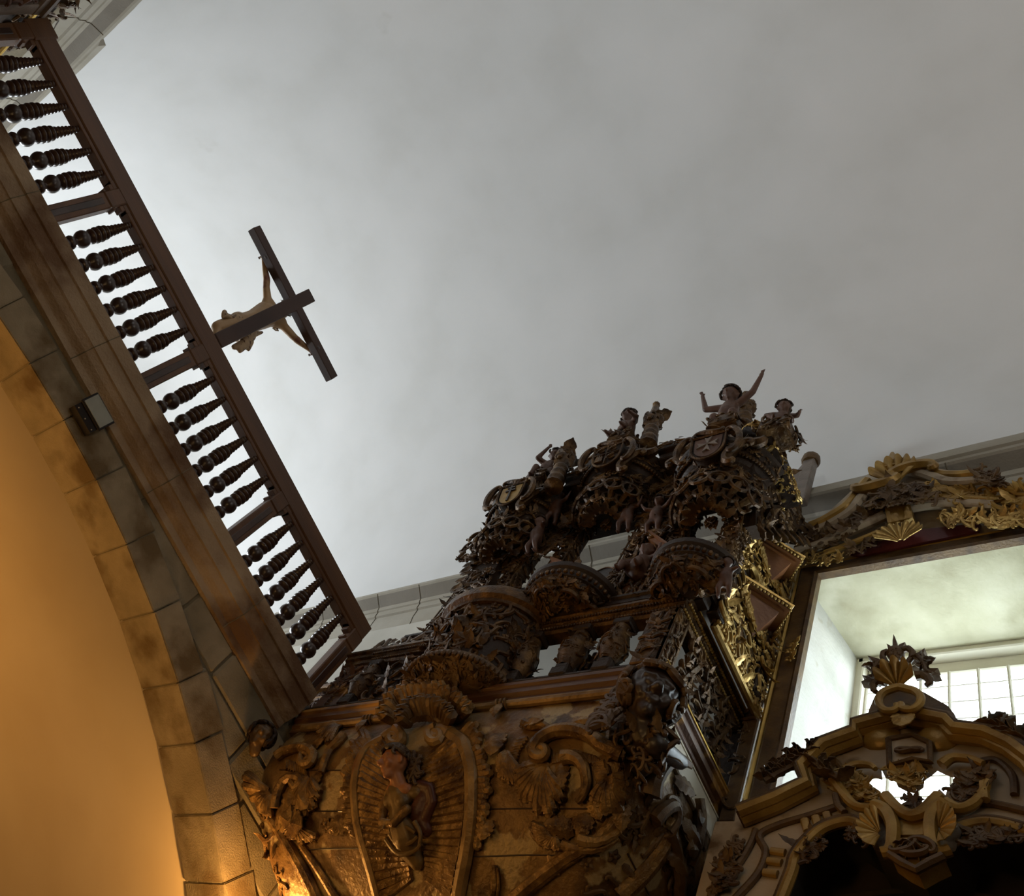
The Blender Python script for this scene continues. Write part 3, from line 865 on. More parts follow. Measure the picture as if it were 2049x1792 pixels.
for side, ed in ((0, L_), (1, R_)):
    for k in range(23):
        t = (k + .5) / 23
        e = along(ed, .04 + .96 * t); c = along(CC, min(1, max(0, t * 1.05 - .12)))
        e = (e[0] + (9 if side == 0 else -9), e[1]); mid = lerp2(e, c, .5); mid = (mid[0], mid[1] + r.uniform(-2, 2))
        dist = math.hypot(e[0] - c[0], e[1] - c[1])
        if dist < 20: continue
        pts, nor = trace(BB, [e, mid, lerp2(e, c, .82)], .0, 10)
        if len(pts) < 4: continue
        m = len(pts)
        fl_.add(tube([p + n * (.010 - .016 * math.sin(PI * i / (m - 1))) for i, (p, n) in enumerate(zip(pts, nor))], [.046 - .024 * i / (m - 1) for i in range(m)], 7, 1.0, nor))
part('fluted_ground', fl_, MT['bellyrel'], gal)
mb = MB()
for ed, s in ((L_, 10), (R_, -12)):
    for k in range(26):
        p, n = hit(BB, along(ed, .08 + .9 * k / 26)[0] + s, along(ed, .08 + .9 * k / 26)[1], .004)
        mb.add(ball(.013, 1, 1, 1, 6, 4, p))
part('bead_row', mb, MT['ebony'], mfr)
for name, ed in (('l', [(735, 1470), (708, 1496), (697, 1530), (690, 1580), (693, 1630), (704, 1668)]), ('r', [(948, 1452), (966, 1480), (978, 1530), (984, 1580), (978, 1630), (966, 1690)])):
    mb = MB(); inn = [(745, 1492), (724, 1515), (712, 1545), (706, 1580), (708, 1630), (716, 1668)] if name == 'l' else [(925, 1470), (944, 1492), (956, 1530), (961, 1580), (958, 1630), (950, 1690)]
    for k in range(24):
        t = k / 23; a = along(inn, t); b = along(ed, t); w = 1 + .25 * math.sin(k * 1.9) + .15 * math.sin(k * .7)
        b = lerp2(a, b, w)
        pts, nor = trace(BB, [a, lerp2(a, b, .5), b], .004, 6)
        if len(pts) > 3: mb.add(tube([p + n * (.03 * (i / (len(pts) - 1)) ** 2) for i, (p, n) in enumerate(zip(pts, nor))], [.030, .034, .036, .036, .034, .03, .02][:len(pts)], 7, .9, nor))
    part('rocaille_frill', mb, MT['bellyrel'], gal)

# the shell crest over the medallion, two tiers of flutes with crimped edges
for (hx, hy, inner, outer, nn, col) in ((848, 1440, 14, 1, 17, 'bellyrel'), (852, 1446, 10, .62, 13, 'umber')):
    mb = MB()
    ed = [(762, 1432), (768, 1405), (788, 1384), (812, 1374), (838, 1370), (862, 1370), (884, 1374), (906, 1386), (926, 1400), (940, 1418)]
    for k in range(nn * 2 - 1):
        t = k / (nn * 2 - 2); b = along(ed, t); b = lerp2((hx, hy), b, outer * (1 + (.05 if k % 2 else -.04) + .03 * math.sin(k * 1.3)))
        a = lerp2((hx + (b[0] - hx) * .5, hy), b, .18)
        p0 = P(a[0], a[1], 'X', 3.03 if col == 'bellyrel' else 2.99); p2 = P(b[0], b[1], 'X', 2.93 if col == 'bellyrel' else 2.90)
        p1 = p0.lerp(p2, .5) + V((.035, 0, 0)); up = V((-1, 0, .3))
        rr = .030 if k % 2 else .038
        mb.add(tube([p0, p0.lerp(p1, .5) + V((.012, 0, 0)), p1, p1.lerp(p2, .6), p2, p2 + V((-.03, 0, .012))], [rr * .7, rr * .85, rr, rr * 1.15, rr * 1.2, rr * .7], 7, .9, up))
    part('shell_crest', mb, MT[col], gal)

# painted half-figure on the medallion
fg0, n0 = hit(BB, 806, 1540, .10)
def BP(x, y, off): return hit(BB, x, y, off)[0]
upv = (BP(806, 1500, .1) - BP(806, 1560, .1)).normalized(); rtv = n0.cross(upv)   # viewer's right
rtv = -rtv if (BP(840, 1540, .1) - BP(806, 1540, .1)).dot(rtv) < 0 else rtv
look = (n0 - rtv * .55).normalized(); fr = upv.cross(look)
caps, fp = face_caps(fg0, upv.cross(look), upv, .20)
bust = blob('bust', caps + [(fg0 - upv * .05, BP(812, 1580, .06), .05, .060), (BP(800, 1584, .07), BP(826, 1584, .06), .05, .05)], MT['rosy'], gal, .009, 'rosy painted carved half-figure')
mb = MB(); curls(mb, fp, .20, 60, 3, .15)
for k in range(14):
    a = BP(836 + (k % 4) * 3, 1522 + k * 3, .05); mb.add(scroll('s', .10, .016, 1.2), frame(a, upv, n0.cross(upv), n0) @ M.Rotation(k, 4, 'Z'))
part('hair', mb, MT['hair'], bust)
dr = MB()
blob('bodice', [(BP(790, 1592, .03), BP(842, 1590, .03), .06, .06), (BP(806, 1594, .04), BP(814, 1630, .05), .10, .085), (BP(796, 1606, .09), BP(797, 1610, .09), .05, .05), (BP(822, 1606, .09), BP(822, 1610, .09), .05, .05), (BP(812, 1640, .04), BP(822, 1680, .03), .10, .11), (BP(822, 1690, .03), BP(838, 1722, .02), .10, .06)], MT['green'], bust, .011)
blob('cloak', [(BP(846, 1572, .03), BP(866, 1578, .03), .04, .04), (BP(866, 1578, .03), BP(872, 1605, .03), .035, .035), (BP(872, 1605, .03), BP(858, 1636, .03), .035, .04), (BP(852, 1598, .02), BP(842, 1630, .04), .06, .06), (BP(846, 1640, .03), BP(858, 1660, .02), .05, .05)], MT['maroon'], bust, .011)
mb = MB()
for pix, rr in (([(782, 1655), (800, 1648), (830, 1655), (850, 1668)], .02), ([(800, 1670), (815, 1690), (840, 1688), (855, 1675)], .022), ([(792, 1680), (815, 1708), (845, 1705), (862, 1690)], .02), ([(806, 1632), (800, 1660), (808, 1690)], .018), ([(848, 1645), (860, 1670), (856, 1700)], .018)):
    ridge(mb, BB, pix, rr, rr * .6, .10, 1.0)
part('drapery_fold', mb, MT['green'], bust)
caps = []
h0 = BP(796, 1648, .16)
caps += [(BP(836, 1625, .12), BP(815, 1650, .15), .035, .028), (BP(786, 1610, .08), BP(786, 1645, .12), .04, .028), (BP(786, 1645, .12), h0, .028, .03), (BP(815, 1650, .15), h0, .028, .03)]
for k in range(4):
    q = h0 + rtv * (.012 * k - .02) - upv * .01; caps.append((q, q - upv * (.045 + .006 * (k % 2)) + n0 * .015, .011, .008))
caps.append((h0, h0 + rtv * .05 - upv * .012, .012, .008))
blob('arm', caps, MT['bellyrel'], bust, .008)

# rocaille scrollwork, right and left fields
def scrollwork(name, items, m):
    for it in items:
        mb = MB(); pix, r0, r1 = it[0], it[1], it[2]; off = it[3] if len(it) > 3 else .02
        ridge(mb, BB, pix, r0, r1, off, 1.0)
        e = hit(BB, pix[-1][0], pix[-1][1], off)[0]
        if e is not None and len(pix) > 8: mb.add(ball(r1 * 1.2, 1, 1, 1, 8, 5, e))
        part(name, mb, m, gal)
vol = spiral_px(1090, 1507, 20, 3, PI * 1.05, -1.4, 24)
scrollwork('rocaille_scroll', [
    ([(1240, 1512), (1215, 1498), (1180, 1478), (1150, 1470), (1118, 1472), (1092, 1484)] + [(1074, 1502)] + spiral_px(1089, 1508, 15, 3, PI, -1.25, 18), .052, .018, .045),
    ([(1132, 1520), (1150, 1519), (1166, 1528), (1176, 1548), (1178, 1572), (1170, 1594), (1160, 1606)], .050, .022, .035),
    ([(1232, 1520), (1226, 1500), (1224, 1470)], .05, .03, .02),
    ([(558, 1520), (575, 1508), (595, 1503), (615, 1502)] + [(632, 1512)] + spiral_px(617, 1521, 15, 3, 0, 1.25, 18), .046, .016, .04),
    ([(558, 1618), (560, 1600), (566, 1578), (578, 1562), (594, 1556)] + [(608, 1562)] + spiral_px(598, 1567, 12, 3, -.2, 1.2, 16), .044, .016, .04),
    ([(1052, 1452), (1066, 1458), (1086, 1456), (1098, 1462), (1108, 1472)], .034, .03, .03),
    ([(690, 1478), (678, 1492), (664, 1506), (655, 1525), (648, 1548)], .045, .028, .03),
    ([(1165, 1680), (1190, 1682), (1215, 1672), (1240, 1650)], .045, .02, .03), ([(1130, 1690), (1165, 1700), (1205, 1692), (1232, 1672)], .035, .02, .02)], MT['bellyrel'])
# ribbed bands sweeping along the scrolls
for cen, e0, e1, nn, rr in (([(1110, 1500), (1150, 1490), (1190, 1502), (1215, 1520)], (0, 12), (2, 30), 22, .022), ([(1185, 1530), (1192, 1560), (1190, 1590)], (4, 0), (26, -2), 14, .026), ([(575, 1520), (595, 1528), (612, 1538)], (0, 2), (3, 20), 9, .022), ([(1060, 1480), (1045, 1500), (1040, 1520)], (-2, 0), (-22, 6), 8, .028)):
    mb = MB()
    for k in range(nn):
        a = along(cen, k / (nn - 1)); ridge(mb, BB, [(a[0] + e0[0], a[1] + e0[1]), (a[0] + (e0[0] + e1[0]) / 2, a[1] + (e0[1] + e1[1]) / 2), (a[0] + e1[0], a[1] + e1[1])], rr * .7, rr, .012, .9, 6, 7)
    part('fluted_band', mb, MT['bellyrel'], gal)
# ragged shells of the rocaille, the left corner wing
for (cx, cy, fan, r0, r1) in ((1092, 1530, [(1036, 1548), (1040, 1580), (1058, 1604), (1082, 1622), (1104, 1630), (1120, 1612), (1134, 1586)], .030, .040), (624, 1552, [(596, 1580), (600, 1612), (616, 1628), (634, 1616), (646, 1588)], .026, .034), (1215, 1556, [(1190, 1600), (1210, 1622), (1236, 1620), (1246, 1590), (1244, 1556)], .026, .034),
        (548, 1585, [(494, 1548), (490, 1566), (500, 1586), (514, 1604), (530, 1624), (546, 1640)], .030, .040), (1016, 1500, [(1004, 1540), (1018, 1560), (1034, 1566), (1046, 1550)], .024, .03), (1120, 1668, [(1070, 1650), (1076, 1676), (1098, 1692), (1124, 1698)], .024, .03), (600, 1650, [(570, 1634), (572, 1660), (590, 1676), (612, 1684), (640, 1676)], .024, .03), (690, 1450, [(640, 1462), (646, 1480), (664, 1490)], .024, .03)):
    mb = MB()
    for k in range(13):
        e = along(fan, k / 12); e = lerp2((cx, cy), e, 1 + .07 * math.sin(k * 2.4)); c_ = lerp2((cx, cy), e, .12)
        p0, n0_ = hit(BB, *c_, .02); 
        pe, ne = hit(BB, *e, .03); pm, nm = hit(BB, *lerp2(c_, e, .55), .045)
        if pe is None: pe = P(e[0], e[1], 'Y', 5.90); ne = V((-.6, .2, -.6)).normalized()
        if pm is None: pm = p0.lerp(pe, .55); nm = ne
        mb.add(tube([p0, p0.lerp(pm, .6) + nm * .015, pm, pm.lerp(pe, .6), pe, pe + ne * .02], [r0 * .5, r0 * .8, r0, r1, r1 * .95, r1 * .5], 7, .9, [n0_, nm, nm, ne, ne, ne]))
    part('ragged_shell', mb, MT['bellyrel'], gal)
# big acanthus and shell leaves
def leafwork(name, items, m):
    for (x, y, dx, dy, W, curl) in items:
        fr_ = on_frame(BB, x, y, dx, dy, .012); q, _ = hit(BB, x + dx, y + dy, .012); p, _ = hit(BB, x, y, .012)
        if fr_ is None or q is None: continue
        L = (q - p).length
        mb = MB(); mb.add(leaf(L, L * W, curl, 5, 17), fr_); part(name, mb, m, gal)
leafwork('acanthus_leaf', [(1100, 1528, -52, 62, .34, .2), (1112, 1530, -10, 92, .30, .2), (1128, 1528, -4, 74, .34, .25), (1092, 1528, -60, 30, .34, .25), (1185, 1600, 26, 50, .4, .25), (1195, 1575, 40, 10, .4, .3), (1190, 1460, 60, -6, .3, .25), (1130, 1462, 70, -14, .3, .2), (1045, 1450, 60, 8, .3, .25), (1180, 1630, -20, 56, .4, .25), (1150, 1632, 40, 44, .35, .3),
    (600, 1575, 34, 60, .4, .2), (585, 1575, 10, 70, .4, .2), (620, 1560, 24, 50, .4, .25), (540, 1560, -22, -30, .5, .3), (545, 1500, 60, -16, .35, .25), (560, 1620, 50, 36, .45, .3), (625, 1500, 40, -22, .4, .25), (640, 1545, -14, 60, .35, .2), (575, 1640, 60, 20, .4, .3), (700, 1640, -40, 30, .4, .3), (980, 1640, -12, 50, .5, .3), (1000, 1470, -10, 66, .42, .25), (1025, 1560, -24, -50, .4, .25), (1150, 1660, -60, -14, .4, .3), (1240, 1600, -6, 70, .4, .3), (1225, 1470, 14, 44, .5, .3)], MT['bellyrel'])
for x, y, R in ((1110, 1730, .075), (1131, 1655, .05), (655, 1648, .06), (610, 1640, .05), (1205, 1560, .045), (1180, 1655, .04)):
    f = on_frame(BB, x, y, 10, 0, .01)
    if f: mb = MB(); mb.add(rosette(R, 6), f); part('rosette', mb, MT['bellyrel'], gal)
for pix, rr in (([(1030, 1800), (1075, 1762), (1120, 1728), (1170, 1695), (1215, 1655), (1245, 1610)], .05), ([(985, 1806), (992, 1770), (990, 1730)], .03), ([(1235, 1792), (1290, 1740), (1325, 1690), (1340, 1640)], .06), ([(640, 1806), (615, 1752), (590, 1708), (566, 1668), (545, 1640)], .06), ([(680, 1806), (640, 1740), (604, 1690)], .035)):
    mb = MB(); ridge(mb, BB, pix, rr, rr * .7, .015, .8)
    ridge(mb, BB, [(x + 9, y + 5) for x, y in pix], rr * .4, rr * .3, .02, .8); part('rib_moulding', mb, MT['bellyrel'], gal)
# small carving over the left edge and the return side
mb = MB(); cover(mb, bel, 46, .15, 21, 'LLSCLB', .9, lambda p, n: p.y > 5.42 and n.y > .05 and p.z < 6.25); part('edge_foliage', mb, MT['bellyrel'], gal)
mb = MB(); cover(mb, bel, 60, .15, 22, 'LSCSR', .9, lambda p, n: n.y < -.45 and p.z < 6.15); part('side_foliage', mb, MT['umber'], gal)
for pix, r0, r1 in (([(1292, 1590), (1300, 1556), (1322, 1528), (1350, 1522), (1374, 1540), (1392, 1572), (1412, 1612), (1432, 1650)], .07, .04), ([(1300, 1640), (1318, 1620), (1340, 1612), (1344, 1640), (1330, 1664)], .05, .03), ([(1385, 1600), (1392, 1640), (1385, 1690), (1372, 1730)], .05, .03), ([(1330, 1664), (1342, 1700), (1350, 1750), (1352, 1800)], .05, .04)):
    mb = MB(); ridge(mb, BB, pix, r0, r1, .03, 1.0); part('wing_scroll', mb, MT['umber'], gal)
for (x, y, dx, dy, W, c) in ((1345, 1560, 60, 70, .3, .2), (1360, 1640, 30, 70, .3, .2), (1400, 1640, 34, 60, .3, .25), (1330, 1690, 30, 70, .35, .25), (1390, 1700, 20, 60, .35, .2)):
    f = on_frame(BB, x, y, dx, dy, .02)
    if f: mb = MB(); L = .24; mb.add(leaf(L, L * W, c, 5, 17), f); part('acanthus_leaf', mb, MT['umber'], gal)

# cornice of the gallery floor, bound rod beneath, fascia boards on the return
EX, EY = 3.135, 2.585
path = [(EX, 5.95, 0), (EX, EY, 0), (XR - .04, EY, 0)]
mb = MB(); mb.add(mould(path, [(.075, 6.60), (.075, 6.565), (.055, 6.552), (.058, 6.49), (.03, 6.47), (.034, 6.43), (.012, 6.41), (.012, 6.365), (-.2, 6.365), (-.2, 6.60)], (0, 0, 1)))
part('cornice', mb, MT['redwood'], gal, None, True, .5)
mb = MB(); mb.add(box(EX - .05, XR - .04, EY - .05, 5.95, 6.50, 6.595)); part('floor_boards', mb, MT['carve2'], gal)
mb = MB(); pts = [(3.062, 5.7 - .155 * i, 6.318) for i in range(20)]; mb.add(tube(pts, .034, 10)); rod = part('bound_rod', mb, MT['bellycream'], gal)
for y in (4.98, 3.70):
    mb = MB()
    for k in range(3): mb.add(tube([(3.062 + .042 * math.cos(a), y - .035 * k + .01 * math.sin(a), 6.318 + .042 * math.sin(a)) for a in [i * PI / 6 for i in range(13)]], .011, 5))
    mb.add(leaf(.20, .06, .1, 2, 9), frame((3.025, y - .04, 6.28), (0, -.25, -1), (0, -1, .2), (-1, 0, 0))); part('ribbon', mb, MT['bellyrel'], rod)
mb = MB(); mb.add(bbox(EX + .03, XR - .04, 2.545, 2.60, 6.17, 6.375, .008)); part('side_board', mb, MT['whitepaint'], gal, 'pale board under the return of the cornice')

mb = MB(); mb.add(box(4.172, 4.194, 2.545, 5.93, 4.75, 7.45)); part('wall_board', mb, MT['carve2'], gal)
mb = MB(); mb.add(tube([(EX - .07, EY - .078, 6.60), (XR - .04, EY - .078, 6.60)], .008, 6)); part('edge_glint_strip', mb, MT['giltline'], gal)  # thin strips added along the edges to give white window glints
mb = MB(); mb.add(tube([(EX - .05, EY - .062, 6.665), (XR - .04, EY - .022, 6.672)], .006, 6)); part('edge_glint_strip', mb, MT['giltline'], gal)
mb = MB(); mb.add(tube([(3.04, 2.523, 7.468), (XR - .04, 2.523, 7.468)], .007, 6)); part('edge_glint_strip', mb, MT['giltline'], gal)
mb = MB(); mb.add(tube([(EX + .03, 2.543, 6.37), (XR - .04, 2.543, 6.37)], .008, 6)); part('edge_glint_strip', mb, MT['frame'], gal)
# dark moor's head at the corner and a mask at the loft end
hc = P(1300, 1396, 'X', 2.99)
caps, fp = face_caps(hc, V((.72, -.70, 0)), V((-.1, -.1, 1)), .33)
q = lambda x, y, X=3.05: P(x, y, 'X', X)
caps += [(hc + V((.04, .04, -.12)), q(1292, 1470, 3.1), .085, .10), (q(1272, 1488, 3.14), q(1314, 1486, 3.16), .075, .07), (q(1290, 1490, 3.18), q(1283, 1530, 3.26), .09, .07), (q(1312, 1490, 3.12), V((3.42, 2.44, 6.05)), .075, .05), (V((3.42, 2.44, 6.05)), V((3.46, 2.42, 6.06)), .05, .015)]
cor = blob('corner_bust', caps, MT['ebony'], gal, .011, 'dark carved bust at the corner')
mb = MB(); curls(mb, fp, .34, 110, 9, -.9)
for k in range(30):
    a = hc + V((.0 - .003 * k, .20 + .03 * math.sin(k * 2.1), .12 - .017 * k)); mb.add(scroll('C', .12, .02, 1.2, 1 if k % 2 else -1), frame(a, (0, 1, .3), (0, 0, 1), (-1, .2, 0)) @ M.Rotation(k * 1.3, 4, 'Z'))
part('curly_hair', mb, MT['umber'], cor)
sf = MB()
for c_ in ((q(1268, 1486, 3.12), q(1316, 1484, 3.14), .10, .09), (q(1288, 1490, 3.16), q(1280, 1545, 3.24), .11, .10)): sf.add(capsule(*c_))
mb = MB(); cover(mb, sf, 46, .13, 19, 'LLSCL', 1.2, None, q(1288, 1505, 3.2)); part('leaf_garment', mb, MT['umber'], cor)
hc = P(521, 1474, 'Y', 5.84)
caps, fp = face_caps(hc, V((.75, -.66, 0)), V((0, 0, 1)), .20)
msk = blob('mask', caps + [(hc - V((0, 0, .06)), hc - V((-.05, 0, .12)), .06, .05)], MT['umber'], gal, .010, 'small dark mask at the loft end')
mb = MB(); curls(mb, fp, .21, 50, 5, -.7); part('mask_hair', mb, MT['carve2'], msk)

# ---------------- parapet: heavy rail on posts and herms
path = [(3.115, 5.95, 0), (3.115, 2.60, 0), (XR - .04, 2.60, 0)]
mb = MB(); mb.add(mould(path, [(.075, 7.47), (.075, 7.44), (.05, 7.43), (.05, 7.385), (.025, 7.375), (.02, 7.33), (0, 7.315), (-.10, 7.315), (-.10, 7.47)], (0, 0, 1)))
prail = part('parapet_rail', mb, MT['carve'], gal, None, True, .5)
for a, b in (((3.058, 5.6, 7.405), (3.058, 2.56, 7.405)), ((3.085, 5.6, 7.35), (3.085, 2.56, 7.35)), ((3.1, 2.542, 7.405), (4.15, 2.542, 7.405)), ((3.1, 2.572, 7.35), (4.15, 2.572, 7.35))):
    mb = MB(); beads(mb, a, b, .014, 1.8); part('rail_beading', mb, MT['gilt'] if a[1] < 2.6 else MT['carve'], prail)
mb = MB(); mb.add(mould([(3.135, 5.95, 0), (3.135, 2.615, 0), (XR - .04, 2.615, 0)], [(.05, 6.67), (.05, 6.65), (.03, 6.64), (.03, 6.60), (-.10, 6.60), (-.10, 6.67)], (0, 0, 1)))
part('parapet_plinth', mb, MT['carve2'], gal, None, True, .5)

def herm(y, seed, tall=True, x=3.13):
    """pedestal, scrolled body, bust and leafy capital"""
    mb = MB(); h0 = 6.66
    mb.add(bbox(x - .06, x + .08, y - .07, y + .07, h0, h0 + .10, .012)); mb.add(bbox(x - .05, x + .07, y - .055, y + .055, h0 + .10, h0 + .15, .01))
    o = part('herm_pedestal', mb, MT['carve2'], gal)
    mb = MB(); mb.add(bbox(x - .06, x + .08, y - .075, y + .075, 7.25, 7.32, .01)); part('herm_abacus', mb, MT['carve2'], o)
    mb = MB(); r = random.Random(seed)
    sf = MB(); sf.add(lathe([(.055, h0 + .15), (.10, h0 + .26), (.105, h0 + .36), (.07, h0 + .50), (.055, 7.25)], 12), M.Translation((x, y, 0)))
    mb.add((sf.v, sf.f)); cover(mb, sf, 22, .085, seed, 'LSCRL', 1.1, None, (x, y, 6.95)); part('herm_body', mb, MT['carve'], o)
    caps, fp = face_caps((x - .035, y, h0 + .44), V((0, -1, 0)), V((0, 0, 1)), .10); blob('herm_head', caps, MT['carve'], o, .008)
    mb = MB()
    for k in range(7):
        a = 2 * PI * k / 7; mb.add(leaf(.13, .05, .7, 2, 9), frame((x + .045 * math.cos(a), y + .045 * math.sin(a), 7.14), (math.cos(a) * .35, math.sin(a) * .35, 1), (-math.sin(a), math.cos(a), 0)))
    part('herm_capital', mb, MT['carve'], o)
for k, y in enumerate((3.03, 3.37, 3.80, 5.50)): herm(y, 40 + k)
# corner pilaster with pierced side face
mb = MB(); mb.add(bbox(3.07, 3.20, 2.575, 2.615, 6.66, 7.32, .006)); mb.add(bbox(3.07, 3.12, 2.58, 2.80, 6.66, 7.32, .008)); mb.add(bbox(3.185, 3.215, 2.56, 2.62, 6.66, 7.32, .006))
pil = part('corner_pilaster', mb, MT['carve'], gal)
mb = MB(); foliage(mb, FX((3.065, 2.69, 6.99)), .17, .62, .10, 3, 1, 1.1); part('pilaster_carving', mb, MT['carve'], pil)
mb = MB(); foliage(mb, FY((3.135, 2.57, 6.99)), .10, .60, .085, 8, 1, 1.1, 'CSJL'); part('pilaster_tracery', mb, MT['carve'], pil)
# scroll balusters along the return, openwork
for k, x in enumerate((3.40, 3.66, 3.92)):
    mb = MB(); f = FY((x, 2.60, 6.99)); s = (-1) ** k
    mb.add(scroll('S', .52, .04, 1.3, s), f @ M.Rotation(PI / 2 - .1, 4, 'Z'))
    for j in range(22):
        mb.add(scroll('cCJ'[j % 3], .11, .017, 1.4, 1 if j % 2 else -1), f @ M.Translation((.075 * math.sin(j * 2.2), -.28 + .027 * j, .02)) @ M.Rotation(j * 1.9, 4, 'Z'))
        mb.add(leaf(.085, .03, .6, 3, 9), f @ M.Translation((.05 * math.cos(j * 1.7), -.28 + .027 * j, .03)) @ M.Rotation(j * 2.3, 4, 'Z'))
    mb.add(bbox(x - .07, x + .07, 2.56, 2.66, 6.66, 6.72, .008)); mb.add(tube([(x, 2.61, 6.7), (x, 2.61, 7.32)], .02, 6))
    part('scroll_baluster', mb, MT['carve'], gal)

# bow-fronted positive case standing out of the middle of the parapet
def bow(z, rx, ry, cx=3.13, cy=4.28, n=18, th=0.0):
    return [(cx - rx * math.sin(PI * i / n), cy + ry * math.cos(PI * i / n), z) for i in range(n + 1)]
def loft_bows(levels):
    mb = MB(); k = None
    for lv in levels:
        b = bow(*lv); k = len(b); mb.v += b
    for i in range(len(levels) - 1):
        for j in range(k - 1): mb.f.append((i * k + j, i * k + j + 1, (i + 1) * k + j + 1, (i + 1) * k + j))
    return mb, k
bw, k = loft_bows([(6.70, .30, .42), (6.85, .33, .45), (7.20, .33, .46), (7.40, .36, .48)])
BW = MB(); BW.v = list(bw.v); BW.f = list(bw.f)
bw.f.append(tuple(range(k))); bw.f.append(tuple(3 * k + j for j in range(k)))
bowp = part('bow_front', bw, MT['carve2'], gal)
mb = MB(); cover(mb, BW, 95, .17, 31, 'LLSCRLJ', 1.2, None, (3.2, 4.28, 7.0)); part('bow_carving', mb, MT['carve'], bowp)
caps, fp = face_caps((2.78, 4.28, 7.1), V((0, -1, 0)), V((0, 0, 1)), .16); blob('bow_mask', caps, MT['carve'], bowp, .010)
mb, k = loft_bows([(7.40, .39, .51), (7.43, .40, .52), (7.45, .44, .56), (7.52, .45, .57), (7.53, .42, .54), (7.60, .42, .54)])
mb.f.append(tuple(range(k))); mb.f.append(tuple(5 * k + j for j in range(k))); part('bow_cornice', mb, MT['carve'], bowp, None, True, .5)
mb, k = loft_bows([(6.52, .05, .08), (6.56, .22, .32), (6.60, .30, .41), (6.62, .34, .45), (6.66, .38, .48), (6.70, .38, .48), (6.72, .34, .45)])
mb.f.append(tuple(range(k))); mb.f.append(tuple(6 * k + j for j in range(k)))
bb = part('bow_base', mb, MT['umber'], bowp, 'red-brown fluted base ring', True, .5)
mb = MB(); sf, _ = loft_bows([(6.56, .20, .30), (6.60, .30, .41), (6.625, .35, .46)]); cover(mb, sf, 60, .11, 77, 'LSCRL', 1.0, None, (3.13, 4.28, 6.8)); part('base_carving', mb, MT['umber'], bb)
mb = MB(); 
for j in range(30):
    a = PI * (j + .5) / 30; mb.add(ball(.026, 1, 1, 1.2, 7, 5, (3.13 - .375 * math.sin(a), 4.28 + .475 * math.cos(a), 6.655)))
part('gadroon', mb, MT['umber'], bb)
# left stretch of parapet: panel with clustered carving, cresting on the rail
mb = MB(); mb.add(bbox(3.14, 3.18, 4.75, 5.36, 6.66, 7.32, .006)); lp = part('parapet_panel', mb, MT['carve2'], gal)
mb = MB(); foliage(mb, FX((3.13, 5.06, 6.98)), .60, .60, .13, 6, 1, 1.4, 'LLSCRLB'.replace('B', 'R'), False); part('panel_foliage', mb, MT['carve'], lp)
mb = MB(); foliage(mb, FX((3.08, 5.32, 7.55)), .78, .2, .14, 9, 1, 1.5, 'RSCBBC', False); foliage(mb, FX((3.10, 5.32, 7.53)), .78, .14, .10, 10, 1, 1.5, 'BRC', False); part('rail_cresting', mb, MT['greycarve'], prail)
mb = MB(); mb.add(lathe([(.03, 6.66)] + [(.02 + .025 * abs(math.sin(t * PI / 1.0)), 6.68 + .05 * t) for t in [i * .25 for i in range(50)]], 8), M.Translation((3.12, 5.72, 0))); part('turned_spindle', mb, MT['turned'], gal)
mb = MB(); mb.add(bbox(3.10, 3.14, 5.62, 5.90, 6.67, 7.30, .01)); foliage(mb, FX((3.09, 5.76, 7.05)), .24, .44, .12, 15, 1, 1.4, 'LLSR'); part('end_panel', mb, MT['redwood'], gal)
# ------------------------------------------------------------------ organ case on the gallery
org = thing('pipe_organ', 'dark carved organ case with three crowned towers and empty pipe fields', 'organ', (3.5, 3.7, 7.5))
def opart(name, mb, m, parent=None, label=None, auto=.6): return part(name, mb, m, parent or org, label, True, auto)
# dado between the posts, standing on the gallery rail
mb = MB(); mb.add(bbox(3.10, 3.22, 2.45, 5.35, 7.46, 7.60, .012)); mb.add(mould([(3.11, 5.36, 0), (3.11, 2.46, 0), (3.24, 2.46, 0)], [(.05, 7.66), (.05, 7.63), (.03, 7.62), (.03, 7.56), (-.08, 7.56), (-.08, 7.66)], (0, 0, 1)))
opart('case_base', mb, MT['carve2'], None, None, .5)
POSTS = [(2.43, 7.62, 9.55), (2.93, 7.62, 9.75), (3.31, 7.62, 9.75), (4.11, 7.62, 9.75), (4.60, 7.62, 9.4), (5.12, 7.62, 9.2)]
for k, (y, z0, z1) in enumerate(POSTS):
    mb = MB(); mb.add(bbox(3.10, 3.24, y - .07, y + .07, z0, z1, .010)); p_ = opart('corner_post', mb, MT['carve'])
    mb = MB(); sf = MB(); sf.add(([(3.095, y - .07, z0), (3.095, y + .07, z0), (3.095, y + .07, z1), (3.095, y - .07, z1)], [(0, 1, 2, 3)]))
    cover(mb, sf, 64, .10, 60 + k, 'LSCRLJ', 1.2, None, (3.3, y, 8.5)); opart('post_carving', mb, MT['carve'], p_)
    mb = MB(); sf = MB(); sf.add(([(3.10, y - .072, z0), (3.24, y - .072, z0), (3.24, y - .072, z1), (3.10, y - .072, z1)], [(0, 1, 2, 3)])); cover(mb, sf, 50, .10, 70 + k, 'SCRBJ', 1.2, None, (3.2, y, 8.5)); opart('post_carving', mb, MT['carve'], p_)
    for s in (-1, 1): mb = MB(); mb.add(bbox(3.085, 3.10, y + s * .074 - .008, y + s * .074 + .008, z0, z1, .004)); opart('post_fillet', mb, MT['carve'], p_)
